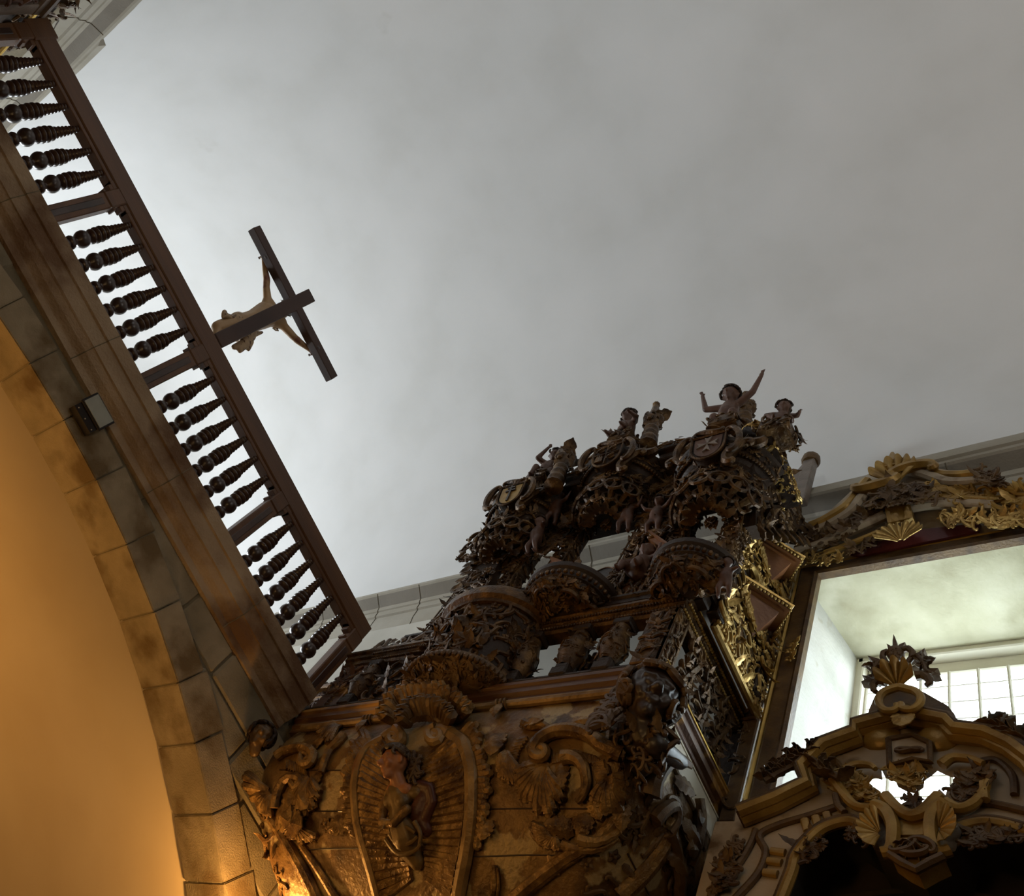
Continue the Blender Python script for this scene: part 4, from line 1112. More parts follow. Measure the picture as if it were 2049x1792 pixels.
# pale stop board with dark knobs glimpsed through the parapet
q = [P(x, y, 'X', 3.34) for x, y in ((1146, 1322), (1203, 1306), (1196, 1338), (1140, 1352))]
mb = MB(); mb.add(prism(q, (.02, 0, 0))); sb_ = opart('stop_board', mb, MT['whitepaint'], None, 'pale board with dark knobs')
for (x, y) in ((1160, 1322), (1170, 1331), (1177, 1316), (1190, 1312), (1187, 1324), (1176, 1334), (1156, 1334), (1163, 1338)):
    mb = MB(); mb.add(bbox(-.016, .016, -.016, .016, -.03, .03, .004), M.Translation(P(x, y, 'X', 3.32)) ); opart('stop_knob', mb, MT['ebony'], sb_)
# framed panel with a putto relief between the middle and the near tower
mb = MB(); mb.add(bbox(3.14, 3.18, 2.99, 3.26, 7.66, 8.85, .006)); pn = opart('relief_panel', mb, MT['amber'])
mb = MB(); mb.add(mould([(3.135, 2.995, 7.70), (3.135, 3.255, 7.70), (3.135, 3.255, 8.82), (3.135, 2.995, 8.82)], [(-.03, 0), (-.03, .02), (0, .03), (.015, .015), (.015, 0)], (-1, 0, 0), True)); opart('panel_frame', mb, MT['carve'], pn)
mb = MB(); foliage(mb, FX((3.13, 3.12, 8.25)), .24, 1.0, .10, 77, .8, 1.3, 'LLSR'); opart('panel_foliage', mb, MT['carve'], pn)
def putto_caps(o, s, pose, look=V((-1, 0, 0)), up=V((0, 0, 1))):
    """a chubby child figure: o is the seat point, s its height unit"""
    look = V(look).normalized(); rt = look.cross(V(up)).normalized() * -1; up = rt.cross(look) * -1 if rt.cross(look).z < 0 else rt.cross(look)
    o = V(o)
    def p(a, b, c): return o + (rt * a + V(up) * b + look * c) * s
    caps = [(p(0, .05, 0), p(0, .22, .04), .17 * s, .18 * s), (p(0, .22, .04), p(0, .46, 0), .18 * s, .15 * s), (p(-.09, .52, 0), p(.09, .52, 0), .08 * s, .08 * s), (p(0, .52, 0), p(0, .62, .01), .07 * s, .07 * s)]
    hd, fp = face_caps(p(0, .80, .03), rt, up, .30 * s); caps += hd
    for sd, (e, h) in zip((-1, 1), pose['arms']):
        sh = p(.15 * sd, .52, 0); el = p(*e); ha = p(*h)
        caps += [(sh, el, .075 * s, .058 * s), (el, ha, .058 * s, .036 * s)]
        d = (ha - el).normalized()
        for k in range(4): caps.append((ha, ha + d * (.10 - .012 * abs(k - 1.5)) * s + rt * (.022 * (k - 1.5)) * s + look * .02 * s, .020 * s, .014 * s))
        caps.append((ha, ha + rt * (-.06 * sd) * s + d * .03 * s, .02 * s, .014 * s))
    for sd, (kn, ft) in zip((-1, 1), pose['legs']):
        caps += [(p(.09 * sd, .05, .03), p(*kn), .105 * s, .082 * s), (p(*kn), p(*ft), .082 * s, .05 * s), (p(*ft), p(ft[0], ft[1] - .01, ft[2] + .10), .05 * s, .036 * s)]
    return caps, fp
SIT = dict(arms=[((-.30, .42, .08), (-.34, .24, .16)), ((.30, .42, .08), (.34, .62, .14))], legs=[((-.16, .02, .26), (-.17, -.24, .28)), ((.16, .0, .26), (.20, -.22, .30))])
caps, fp = putto_caps((3.09, 3.12, 8.02), .46, SIT); blob('relief_putto', caps, MT['putto'], pn, .011, 'pinkish carved child in the panel')
# dado boards and raking boards under the open fields
for (y0, y1, z1, seed) in ((4.19, 4.52, 8.35, 91), (4.68, 5.05, 8.3, 92)):
    mb = MB(); mb.add(bbox(3.15, 3.19, y0, y1, 7.66, z1, .006)); b_ = opart('field_board', mb, MT['carve2'])
    mb = MB(); foliage(mb, FX((3.14, (y0 + y1) / 2, (7.66 + z1) / 2)), y1 - y0, z1 - 7.66, .12, seed, 1, 1.3, 'LLSCR'); opart('board_foliage', mb, MT['carve'], b_)
# half-round tower feet with dentilled rims
for k, (y, rx, ry, z) in enumerate(((3.62, .33, .36, 7.50), (2.55, .31, .30, 7.48))):
    def hb(z_, a, c=3.08): return bow(z_, rx * a, ry * a, c, y)
    lv = [(7.44 + z - 7.5, .35), (7.50 + z - 7.5, .75), (7.56 + z - 7.5, .92), (7.60 + z - 7.5, .95), (7.61 + z - 7.5, 1.02), (7.68 + z - 7.5, 1.05), (7.70 + z - 7.5, 1.12), (7.75 + z - 7.5, 1.14), (7.76 + z - 7.5, .9)]
    mb = MB(); k_ = 19
    for zz, a in lv: mb.v += hb(zz, a)
    for i in range(len(lv) - 1):
        for j in range(k_ - 1): mb.f.append((i * k_ + j, i * k_ + j + 1, (i + 1) * k_ + j + 1, (i + 1) * k_ + j))
    mb.f.append(tuple(range(k_))); mb.f.append(tuple((len(lv) - 1) * k_ + j for j in range(k_)))
    tf = opart('tower_foot', mb, MT['carve2'], None, None, .5)
    mb = MB()
    for j in range(22):
        a = PI * (j + .5) / 22; mb.add(ball(.02, 1, 1, 1.3, 6, 4, (3.08 - rx * 1.05 * math.sin(a), y + ry * 1.05 * math.cos(a), z + .145)))
    opart('dentil', mb, MT['carve'], tf)
    mb = MB()
    for j in range(9):
        a = PI * (j + .5) / 9
        mb.add(leaf(.15, .06, .6, 3, 9), frame((3.08 - rx * .35 * math.sin(a), y + ry * .35 * math.cos(a), z - .05), (-math.sin(a), math.cos(a), .12), (-math.cos(a), -math.sin(a), 0)))
        mb.add(scroll('c', .15, .022, 1.3, 1 if j % 2 else -1), frame((3.08 - rx * .7 * math.sin(a), y + ry * .7 * math.cos(a), z - .01), (0, 1, 0), (1, 0, 0)) @ M.Rotation(a, 4, 'Z'))
    sf = MB(); q_ = [hb(zz, a) for zz, a in lv[:4]]
    for b in q_: sf.v += b
    for i in range(3):
        for j in range(k_ - 1): sf.f.append((i * k_ + j, i * k_ + j + 1, (i + 1) * k_ + j + 1, (i + 1) * k_ + j))
    cover(mb, sf, 60, .11, 57 + k, 'LSCRL', 1.0, None, (3.1, y, z + .2)); opart('underside_carving', mb, MT['carve'], tf)
    # round tower drum: low pierced case wall above the foot
    mb = MB(); cover(mb, (lambda q: q)(loft_bows([(z + .26, rx * .9, ry * .9, 3.08, y), (z + .40, rx * .7, ry * .8, 3.08, y)])[0]), 26, .13, 33 + k, 'LSCRL', 1.2, None, (3.2, y, z)); opart('tower_foot_cresting', mb, MT['carve'], tf)
# architrave with the gap between the towers, back rail, wall board with a scalloped edge
mb = MB(); mb.add(bbox(3.06, 3.36, 2.40, 4.20, 9.56, 9.74, .012)); mb.add(mould([(3.07, 4.62, 0), (3.07, 2.38, 0), (3.9, 2.38, 0)], [(.10, 9.98), (.10, 9.93), (.06, 9.90), (.06, 9.82), (.02, 9.79), (0, 9.73), (-.3, 9.73), (-.3, 9.98)], (0, 0, 1)))
ar = opart('architrave', mb, MT['carve2'], None, None, .5)
mb = MB(); sf = MB(); sf.add(([(3.0, 2.4, 9.80), (3.0, 4.6, 9.80), (2.98, 4.6, 9.95), (2.98, 2.4, 9.95)], [(0, 1, 2, 3)])); cover(mb, sf, 40, .10, 71, 'LSCR', 1.0, None, (3.3, 3.5, 9.8)); opart('architrave_carving', mb, MT['carve'], ar)
mb = MB(); n = 26; pts = [(3.92, 2.5, 9.05), (3.92, 5.1, 9.05)]
for i in range(n * 2 + 1):
    y = 5.1 - 2.6 * i / (n * 2); pts.append((3.92, y, 10.0 + .05 * abs(math.sin(i * PI / 4))))
mb.add(prism(pts, (.03, 0, 0))); opart('back_board', mb, MT['carve2'])
mb = MB(); mb.add(tube([(3.915, 5.1 - 2.6 * i / 104, 10.0 + .05 * abs(math.sin(i * PI / 8))) for i in range(105)], .008, 5)); opart('scalloped_edge', mb, MT['amber'])
# side frame of the case back to the wall, carved like the posts
for (x, z0, z1) in ((3.30, 7.48, 9.5), (3.98, 7.48, 9.6)):
    mb = MB(); mb.add(bbox(x - .06, x + .06, 2.40, 2.50, z0, z1, .01)); p_ = opart('side_post', mb, MT['carve2'])
    mb = MB(); foliage(mb, FY((x, 2.395, (z0 + z1) / 2)), .14, z1 - z0, .12, int(x * 10), 1, 1.2, 'LSCRJ'); opart('post_carving', mb, MT['gilt'], p_)
mb = MB(); mb.add(bbox(3.30, 4.19, 2.44, 2.47, 7.38, 8.25, .006)); p_ = opart('side_panel', mb, MT['carve'])
mb = MB(); mb.add(tube([(3.3, 2.44, 7.40), (4.18, 2.44, 7.40)], .03, 8)); opart('side_moulding', mb, MT['gilt'], p_)
mb = MB(); beads(mb, (3.3, 2.425, 7.46), (4.18, 2.425, 7.46), .02, 1.8); opart('side_beading', mb, MT['gilt'], p_)
mb = MB(); foliage(mb, FY((3.72, 2.43, 7.84)), .86, .84, .12, 17, 1, 1.3, 'LSCRJ'); opart('side_tracery', mb, MT['gilt'], p_)
mb = MB(); mb.add(bbox(3.30, 4.19, 2.44, 2.47, 8.42, 9.08, .006)); p_ = opart('side_panel', mb, MT['carve2'])
mb = MB(); foliage(mb, FY((3.72, 2.43, 8.75)), .86, .62, .12, 18, 1, 1.3, 'LSCRJ'); opart('side_tracery', mb, MT['gilt'], p_)
# two pointed bracket shelves on the side
for (z, ya) in ((8.30, 2.20), (9.10, 2.20)):
    t = [(3.46, 2.44), (3.79, ya), (4.02, 2.44)]
    mb = MB(); mb.add(prism([(x, y, z) for x, y in t], (0, 0, .07))); c = (3.74, 2.40)
    mb.add(prism([(c[0] + (x - c[0]) * .86, c[1] + (y - c[1]) * .86 + .01, z - .03) for x, y in t], (0, 0, .04)))
    b_ = opart('bracket_shelf', mb, MT['amber'], None, 'smooth amber underside')
    mb = MB()
    lo = [(c[0] + (x - c[0]) * .72, c[1] + (y - c[1]) * .72 + .015, z - .03) for x, y in t]; ap = (3.76, 2.425, z - .36)
    mb.v += lo + [ap]; mb.f += [(0, 1, 3), (1, 2, 3), (2, 0, 3), (0, 2, 1)]; opart('bracket_cone', mb, MT['amber'], b_, None, .3)
    mb = MB(); beads(mb, (t[0][0], t[0][1] - .01, z + .02), (t[1][0], t[1][1] - .012, z + .02), .014, 2.2); beads(mb, (t[1][0] + .004, t[1][1] - .01, z + .02), (t[2][0], t[2][1] - .01, z + .02), .014, 2.2)
    mb.add(tube([(t[0][0], t[0][1], z + .06), (t[1][0], t[1][1] - .015, z + .06), (t[2][0], t[2][1], z + .06)], .018, 6)); opart('bracket_moulding', mb, MT['gilt'], b_)
    mb = MB()
    for j in range(10): mb.add(leaf(.22, .09, .5, 3, 9), frame((3.50 + .05 * j, 2.40, z - .30 + .02 * math.sin(j * 2)), (.2 * math.sin(j), -.35, .9), (1, 0, 0)))
    for j in range(8): mb.add(scroll('C', .16, .024, 1.3, 1 if j % 2 else -1), FY((3.50 + .07 * j, 2.40, z + .14 + .02 * (j % 2))) @ M.Rotation(j * 1.1, 4, 'Z'))
    opart('bracket_carving', mb, MT['gilt'], b_)

# ---------------- crowned canopies of the three towers
def shield_pts(w, h, n=10):
    pts = [(-w, h * .55), (-w * .96, -h * .1)] + [(-w * math.cos(PI * i / n) * .96, -h * .1 - h * .62 * math.sin(PI * i / n)) for i in range(1, n)] + [(w * .96, -h * .1), (w, h * .55)]
    return pts
def crown(y, z0, rx, ry, seed, x=3.05, apron=.58):
    cr = MB(); levels = [(z0 - .33, rx * .86, ry * .86, x, y), (z0 - .10, rx * .86, ry * .86, x, y), (z0 - .08, rx * .92, ry * .92, x, y), (z0 - .04, rx * .92, ry * .92, x, y),
        (z0 + .02, rx * 1.02, ry * 1.02, x, y), (z0 + .04, rx * 1.10, ry * 1.10, x, y), (z0 + .13, rx * 1.12, ry * 1.12, x, y), (z0 + .15, rx * 1.18, ry * 1.18, x, y), (z0 + .20, rx * 1.2, ry * 1.2, x, y), (z0 + .21, rx * 1.0, ry * 1.0, x, y),
        (z0 + .36, rx * .92, ry * .86, x, y), (z0 + .50, rx * .72, ry * .62, x, y)]
    mb, k = loft_bows(levels); mb.f.append(tuple(range(k))); mb.f.append(tuple((len(levels) - 1) * k + j for j in range(k)))
    c = opart('tower_crown', mb, MT['carve2'], None, None, .5)
    mb = MB()
    sf, _ = loft_bows([(z0 - .32, rx * .88, ry * .88, x, y), (z0 - .08, rx * .88, ry * .88, x, y)]); cover(mb, sf, 40, .12, seed, 'LSCRL', 1.2, None, (x + .2, y, z0)); opart('drum_carving', mb, MT['carve'], c); mb = MB()
    sf, _ = loft_bows([(z0 + .22, rx * 1.02, ry * 1.0, x, y), (z0 + .50, rx * .74, ry * .64, x, y)]); cover(mb, sf, 44, .14, seed + 1, 'LSCRLJ', 1.3, None, (x + .2, y, z0))
    sf, _ = loft_bows([(z0 + .05, rx * 1.12, ry * 1.12, x, y), (z0 + .13, rx * 1.13, ry * 1.13, x, y)]); cover(mb, sf, 40, .07, seed + 2, 'SRL', 1.0, None, (x + .2, y, z0))
    opart('crown_carving', mb, MT['carve'], c)
    mb = MB()
    for j in range(46):
        a = PI * (j + .5) / 46; mb.add(ball(.019, 1, 1, 1.2, 6, 4, (x - rx * 1.06 * math.sin(a), y + ry * 1.06 * math.cos(a), z0 + .015)))
    opart('dentil', mb, MT['carve'], c)
    # pierced hanging apron: a fan of loops on ribs below the drum
    mb = MB(); n = 7
    for j in range(n):
        a = PI * (j + .5) / n; d = V((-math.sin(a), math.cos(a), 0)); t = V((0, 0, 1)).cross(d)
        top = V((x, y, z0 - .34)) + V((d.x * rx * .84, d.y * ry * .84, 0)); bot = V((x - .05, y, z0 - apron)) + d * .10
        mb.add(tube([top, top.lerp(bot, .35) + d * .07, top.lerp(bot, .7) + d * .05, bot], [.03, .032, .028, .02], 6))
        for q in range(2):
            m_ = top.lerp(bot, .22 + .42 * q) + d * .07; rr = .085 - .02 * q
            mb.add(tube([m_ + t * rr * math.cos(b) + V((0, 0, rr * 1.1 * math.sin(b))) for b in [2 * PI * i / 10 for i in range(11)]], .018, 5))
        mb.add(leaf(.13, .05, .6, 3, 9), frame(bot + d * .02, (d.x, d.y, -.8), t))
    for j in range(6): mb.add(leaf(.12, .05, .4, 3, 9), frame((x - .06, y, z0 - apron + .05), (math.cos(j - 2.5) * .5, math.sin(j - 2.5) * .5, -1), (0, 1, 0)))
    opart('pierced_apron', mb, MT['carve'], c)
    # side volutes of the cresting
    mb = MB()
    for s in (-1, 1):
        f = frame((x - rx * .80, y, z0 + .20), (0, -s, 0), (0, 0, 1), (-1, 0, 0))
        mb.add(scroll('J', .42, .05, 1.3, 1), f @ M.Translation((.26, .10, 0)) @ M.Rotation(-.7, 4, 'Z')); mb.add(scroll('C', .36, .045, 1.3, -1), f @ M.Translation((.28, -.26, .05)) @ M.Rotation(1.3, 4, 'Z'))
    opart('crest_volute', mb, MT['carve'], c)
    # shield on the front
    sx = x - rx * 1.16; fr_ = frame((sx, y - .02, z0 + .06), (0, -1, 0), (-.22, 0, 1))
    mb = MB(); mb.add(prism([fr_ @ V((u, v, 0)) for u, v in shield_pts(.15, .26)], fr_.to_3x3() @ V((0, 0, -.12)))); sh = opart('coat_of_arms', mb, MT['carve2'], c)
    mb = MB(); mb.add(tube([fr_ @ V((u, v, .01)) for u, v in shield_pts(.155, .27)] + [fr_ @ V((-.155, .27 * .55, .01))], .014, 5))
    for s in (-1, 1): mb.add(scroll('C', .34, .03, 1.3, s), fr_ @ M.Translation((s * .20, 0, 0)) @ M.Rotation(PI / 2, 4, 'Z'))
    mb.add(scroll('S', .26, .024, 1.3), fr_ @ M.Translation((0, .19, .01))); opart('shield_border', mb, MT['carve'], sh)
    return c, fr_, sh
c2, f2, s2 = crown(2.57, 9.12, .40, .40, 101)
c1, f1, s1 = crown(3.68, 9.62, .42, .42, 111)
c0, f0, s0 = crown(4.72, 9.36, .40, .42, 121)
# eight-pointed cross on red (near tower)
mb = MB(); mb.add(prism([f2 @ V((u, v, .008)) for u, v in shield_pts(.125, .22)], f2.to_3x3() @ V((0, 0, -.01)))); opart('shield_field', mb, MT['putto'], s2)
mb = MB()
for k in range(4):
    a = k * PI / 2; R_c = lambda u, v: (u * math.cos(a) - v * math.sin(a), u * math.sin(a) + v * math.cos(a))
    pts = [R_c(0, 0), R_c(.034, .095), R_c(0, .070), R_c(-.034, .095)]
    mb.add(prism([f2 @ V((u, v * 1.1 + .01, .022)) for u, v in pts], f2.to_3x3() @ V((0, 0, -.014))))
opart('eight_pointed_cross', mb, MT['greycarve'], s2)
# double-barred cross (far tower)
mb = MB(); mb.add(prism([f0 @ V((u, v, .008)) for u, v in shield_pts(.125, .22)], f0.to_3x3() @ V((0, 0, -.01)))); opart('shield_field', mb, MT['ochre'], s0)
mb = MB(); d = f0.to_3x3() @ V((0, 0, -.016))
for (u0, u1, v0, v1) in ((-.011, .011, -.13, .12), (-.06, .06, .03, .05), (-.045, .045, .078, .096)): mb.add(prism([f0 @ V(q) for q in ((u0, v0, .024), (u1, v0, .024), (u1, v1, .024), (u0, v1, .024))], d))
opart('double_cross', mb, MT['ebony'], s0)
# quartered shield with a castle (middle tower)
mb = MB(); d = f1.to_3x3() @ V((0, 0, -.02))
def bxf(u0, u1, v0, v1): mb.add(prism([f1 @ V(q) for q in ((u0, v0, .024), (u1, v0, .024), (u1, v1, .024), (u0, v1, .024))], d))
bxf(-.005, .005, -.16, .13); bxf(-.13, .13, .0, .01); bxf(-.11, -.03, -.11, -.04); bxf(-.10, -.085, -.04, -.015); bxf(-.078, -.062, -.04, -.005); bxf(-.055, -.04, -.04, -.015)
for (u, v) in ((.06, .06), (-.07, .07), (.06, -.07)): mb.add(ball(.03, 1.3, 1, .5, 8, 5), f1 @ M.Translation((u, v, .015))); mb.add(scroll('s', .09, .012, 1.2), f1 @ M.Translation((u, v, .03)) @ M.Rotation(.8, 4, 'Z'))
opart('castle_charge', mb, MT['carve'], s1)
# cornice links between the crowns and side canopy returning to the right
for (y0, y1, z) in ((2.98, 3.26, 9.86), (4.00, 4.30, 9.84), (4.30, 4.52, 9.66)):
    mb = MB(); mb.add(bbox(2.72, 3.10, y0, y1, z, z + .14, .012)); mb.add(bbox(2.77, 3.10, y0 + .02, y1 - .02, z - .12, z, .012)); l_ = opart('link_cornice', mb, MT['carve2'])
    mb = MB(); foliage(mb, FX((2.70, (y0 + y1) / 2, z + .05)), y1 - y0, .14, .08, int(z * 100), 1, 1.2, 'SRL'); opart('link_carving', mb, MT['carve'], l_)
def gbeam(name, pix, Y, w, h, m):
    a = P(*pix[0], 'Y', Y); b = P(*pix[1], 'Y', Y); t = (b - a).normalized(); s = V((0, 1, 0)); u = t.cross(s).normalized()
    if u.z < 0: u = -u
    q = [a, a + s * w, a + s * w - u * h, a - u * h]; mb = MB(); mb.add(prism(q, b - a)); o = opart(name, mb, MT['carve2'], None, None, .5)
    mb = MB(); sf = MB(); sf.add(([tuple(a), tuple(b), tuple(b - u * h), tuple(a - u * h)], [(0, 1, 2, 3)])); sf.add(([tuple(a - u * h), tuple(b - u * h), tuple(b - u * h + s * w), tuple(a - u * h + s * w)], [(0, 1, 2, 3)]))
    cover(mb, sf, 46, .085, int(a.z * 100), 'LSCR', 1.2); opart('canopy_carving', mb, m, o)
gbeam('canopy_return', [(1552, 858), (1606, 1000)], 2.12, .16, .20, MT['gilt'])
gbeam('canopy_inner_rib', [(1546, 902), (1592, 1002)], 2.20, .08, .06, MT['amber'])
a = P(1500, 868, 'X', 2.74); b = P(1556, 864, 'Y', 2.14)
mb = MB(); mb.add(tube([a, a.lerp(b, .3) + V((-.02, 0, .03)), a.lerp(b, .7) + V((-.02, 0, .03)), b], .075, 10, 1.2)); o = opart('canopy_arch', mb, MT['carve2'])
sf = MB(); sf.add(tube([a, a.lerp(b, .3) + V((-.02, 0, .03)), a.lerp(b, .7) + V((-.02, 0, .03)), b], .077, 10, 1.2, None, False)); mb = MB(); cover(mb, sf, 50, .085, 5, 'LSCR', 1.2); opart('canopy_carving', mb, MT['gilt'], o)
mb = MB(); tri = [P(1510, 905, 'Y', 2.24), P(1548, 890, 'Y', 2.24), P(1600, 1000, 'Y', 2.24), P(1540, 1005, 'Y', 2.24), P(1505, 960, 'Y', 2.24)]; mb.add(prism(tri, (0, .03, 0))); sb = opart('side_gable', mb, MT['carve2'])
mb = MB(); sf = MB(); sf.add(([tuple(p) for p in tri], [tuple(range(5))])); cover(mb, sf, 30, .13, 8, 'LSCRJ', 1.3); opart('gable_carving', mb, MT['carve'], sb)
# carved corbel fan hanging beneath the canopy
mb = MB(); tri = [P(1512, 1008, 'Y', 2.26), P(1602, 1012, 'Y', 2.26), P(1606, 1046, 'Y', 2.26), P(1588, 1072, 'Y', 2.26), P(1530, 1074, 'Y', 2.26), P(1512, 1050, 'Y', 2.26)]
mb.add(prism(tri, (0, .10, 0))); cb = opart('side_corbel', mb, MT['carve2']); mb = MB(); sf = MB(); sf.add(([tuple(p) for p in tri], [tuple(range(6))])); cover(mb, sf, 46, .12, 12, 'LSCRJ', 1.4)
for j in range(7): mb.add(leaf(.24, .08, .3, 3, 9), frame(P(1520 + 13 * j, 1066, 'Y', 2.24), (.15 * (j - 3), -.2, -1), (1, 0, 0)))
opart('corbel_carving', mb, MT['carve'], cb)
# fringe of leaves on the far end, herms and small figures in the fields
mb = MB(); q = [P(x, y, 'X', 3.0) for x, y in ((985, 1060), (1010, 1080), (1000, 1120), (975, 1170), (935, 1190), (925, 1175), (950, 1130), (968, 1092))]
mb.add(prism(q, (.10, 0, 0))); fe = opart('end_wing', mb, MT['carve2']); mb = MB(); sf = MB(); sf.add(([tuple(p) for p in q], [tuple(range(8))])); cover(mb, sf, 60, .12, 14, 'LSCRJL', 1.4)
for j in range(14):
    p = P(*along([(985, 1055), (966, 1096), (948, 1130), (922, 1180)], j / 13), 'X', 2.99); mb.add(leaf(.17, .07, .4, 3, 9), frame(p, (-.3, .8, .35 * math.sin(j * 2)), (0, 0, 1)))
opart('wing_carving', mb, MT['carve'], fe)
mb = MB()
for (x, y, R) in ((968, 1078, .07), (976, 1064, .07), (960, 1090, .07)): mb.add(leaf(.20, .10, .4, 3, 9), frame(P(x, y, 'X', 2.95), (-.2, .9, .3), (0, 0, 1)))
opart('gilt_leaf', mb, MT['gilt'], fe)
def figure(name, x, y, X, s, seed, lean=0.0):
    r = random.Random(seed); o = P(x, y, 'X', X)
    pose = dict(arms=[((-.32, .45 + r.uniform(-.1, .15), .1), (-.42, .5 + r.uniform(-.25, .3), .15)), ((.32, .45 + r.uniform(-.1, .15), .1), (.42, .5 + r.uniform(-.25, .3), .15))], legs=[((-.14, -.22, .12), (-.15, -.5, .02)), ((.14, -.24, .10), (.13, -.52, .0))])
    caps, fp = putto_caps(o, s, pose, V((-1, lean, -.25)).normalized()); f_ = blob(name, caps, MT['putto'], org, .012)
    mb = MB(); curls(mb, fp, .32 * s, 26, seed, -.1); opart('figure_hair', mb, MT['carve2'], f_)
figure('carved_cherub', 1110, 1028, 2.90, .36, 3); figure('carved_cherub', 1072, 1082, 2.92, .36, 4, .4); figure('carved_cherub', 1312, 1044, 3.02, .34, 5); figure('carved_cherub', 1452, 1168, 3.0, .26, 6); figure('carved_cherub', 1254, 1040, 3.0, .34, 8)
# open-work brackets in the upper corners of the fields
for (pix, X, nn, seed) in (([(1090, 1060), (1140, 1050), (1120, 1105), (1060, 1120), (1050, 1090)], 3.05, 40, 1), ([(1268, 1030), (1345, 1000), (1370, 1030), (1345, 1060), (1290, 1075)], 3.05, 46, 2), ([(1020, 1090), (1060, 1070), (1050, 1120), (1010, 1150), (1000, 1130)], 3.08, 40, 3), ([(1420, 990), (1470, 970), (1500, 1000), (1480, 1040), (1450, 1010)], 3.03, 36, 4), ([(1290, 950), (1370, 930), (1390, 985), (1330, 1000)], 2.98, 46, 5), ([(1100, 1000), (1150, 985), (1165, 1030), (1130, 1060)], 2.98, 40, 6)):
    sf = MB(); sf.add(([tuple(P(*q, 'X', X)) for q in pix], [tuple(range(len(pix)))])); mb = MB(); cover(mb, sf, nn, .15, 130 + seed, 'LSCSCJR', 1.2); opart('pierced_bracket', mb, MT['carve'])
for (p0, p1) in (((1300, 1064), (1352, 1100)), ((1105, 1118), (1160, 1140))):
    a = P(*p0, 'X', 3.05); b = P(*p1, 'X', 3.05); mb = MB(); mb.add(prism([a, b, b - V((0, 0, .10)), a - V((0, 0, .10))], (.08, 0, 0))); mb.add(prism([a + V((-.03, 0, 0)), b + V((-.03, 0, 0)), b - V((.03, 0, .03)), a - V((.03, 0, .03))], (.06, 0, 0))); opart('raking_moulding', mb, MT['amber'])
for (y, z0) in ((5.12, 9.2), (4.60, 9.4)):
    mb = MB(); mb.add(bbox(2.92, 3.12, y - .13, y + .13, z0 - .12, z0, .012)); sf = MB(); sf.add(([(2.90, y - .12, z0 - .5), (2.90, y + .12, z0 - .5), (2.86, y + .14, z0), (2.86, y - .14, z0)], [(0, 1, 2, 3)])); cover(mb, sf, 24, .13, int(z0 * 10), 'LSCRJ', 1.4); opart('post_capital', mb, MT['carve'])

# ---------------- statues and finials standing on the crowns
def putto(name, label, seat, s, pose, look, seed, group='carved children on the organ crowns', extra=None):
    t = thing(name, label, 'statue', tuple(seat), group)
    caps, fp = putto_caps(seat, s, pose, look)
    b = blob('body', caps, MT['putto'], t, .011); mb = MB(); curls(mb, fp, .31 * s, 30, seed, -.1); part('hair', mb, MT['carve2'], b)
    mb = MB(); mb.add(bbox(seat[0] - .12, seat[0] + .14, seat[1] - .13, seat[1] + .13, seat[2] - .22, seat[2] - .02, .02)); cover(mb, MB().add(box(seat[0] - .13, seat[0] + .15, seat[1] - .14, seat[1] + .14, seat[2] - .21, seat[2] - .03)), 26, .12, seed, 'LSCR', 1.2, None, (seat[0], seat[1], seat[2] - .1)); part('carved_seat', mb, MT['carve'], t)
    return t
def finial(name, label, pix, X, seed, lean=0):
    a = P(*pix[0], 'X', X); b = P(*pix[1], 'X', X); L = (b - a).length; t = thing(name, label, 'finial', tuple(a), 'leafy finials on the organ crowns')
    f = frame(a, (b - a).orthogonal(), (b - a).cross((b - a).orthogonal()), b - a)
    mb = MB(); prof = [(.001, -.04)]
    for i in range(26):
        u = i / 25; prof.append((.085 - .025 * u + .014 * math.cos(u * 2 * PI * 4.5), u * L * .55))
    mb.add(lathe(prof + [(.001, L * .56)], 12), f); part('twisted_shaft', mb, MT['carve'], t)
    mb = MB(); r = random.Random(seed)
    for j in range(7):
        an = j * 2 * PI / 7 + r.uniform(-.2, .2); mb.add(leaf(.22, .10, .6, 3, 9), f @ M.Translation((.03 * math.cos(an), .03 * math.sin(an), L * (.42 + .06 * (j % 3)))) @ frame((0, 0, 0), (math.cos(an), math.sin(an), .75), (-math.sin(an), math.cos(an), 0)))
    for j in range(3):
        an = j * 2.1 + seed; mb.add(leaf(.30, .11, .35, 3, 9), f @ M.Translation((0, 0, L * .62)) @ frame((0, 0, 0), (math.cos(an), math.sin(an), .5 if j else 2.5), (-math.sin(an), math.cos(an), 0)))
    mb.add(ball(.085, 1, 1, 1.3, 10, 7, (0, 0, L * .68)), f); mb.add(tube([(0, 0, L * .66), (.01, 0, L * .86), (-.02, .01, L * .97)], [.06, .05, .03], 8), f); mb.add(ball(.045, 1, 1, 1, 8, 5, (-.02, .01, L * .98)), f)
    for j in range(14): mb.add(ball(.032, 1, 1, 1, 6, 4, (.085 * math.cos(j * 2.4), .085 * math.sin(j * 2.4), L * (.48 + .016 * j))), f)
    part('leafy_head', mb, MT['carve'], t)
    return t
RAISE = dict(arms=[((-.30, .50, .12), (-.20, .92, .14)), ((.24, .50, .12), (.12, .86, .20))], legs=[((-.16, .02, .26), (-.20, -.26, .22)), ((.16, .02, .26), (.24, -.20, .26))])
BOTH = dict(arms=[((-.42, .56, .05), (-.50, .98, .08)), ((.40, .66, .05), (.56, 1.06, .08))], legs=[((-.16, .0, .22), (-.17, -.26, .16)), ((.16, .0, .22), (.17, -.26, .16))])
REST = dict(arms=[((-.30, .40, .05), (-.26, .18, .2)), ((.30, .42, .1), (.36, .28, .3))], legs=[((-.18, .06, .26), (-.10, -.12, .34)), ((.18, .06, .26), (.26, -.12, .30))])
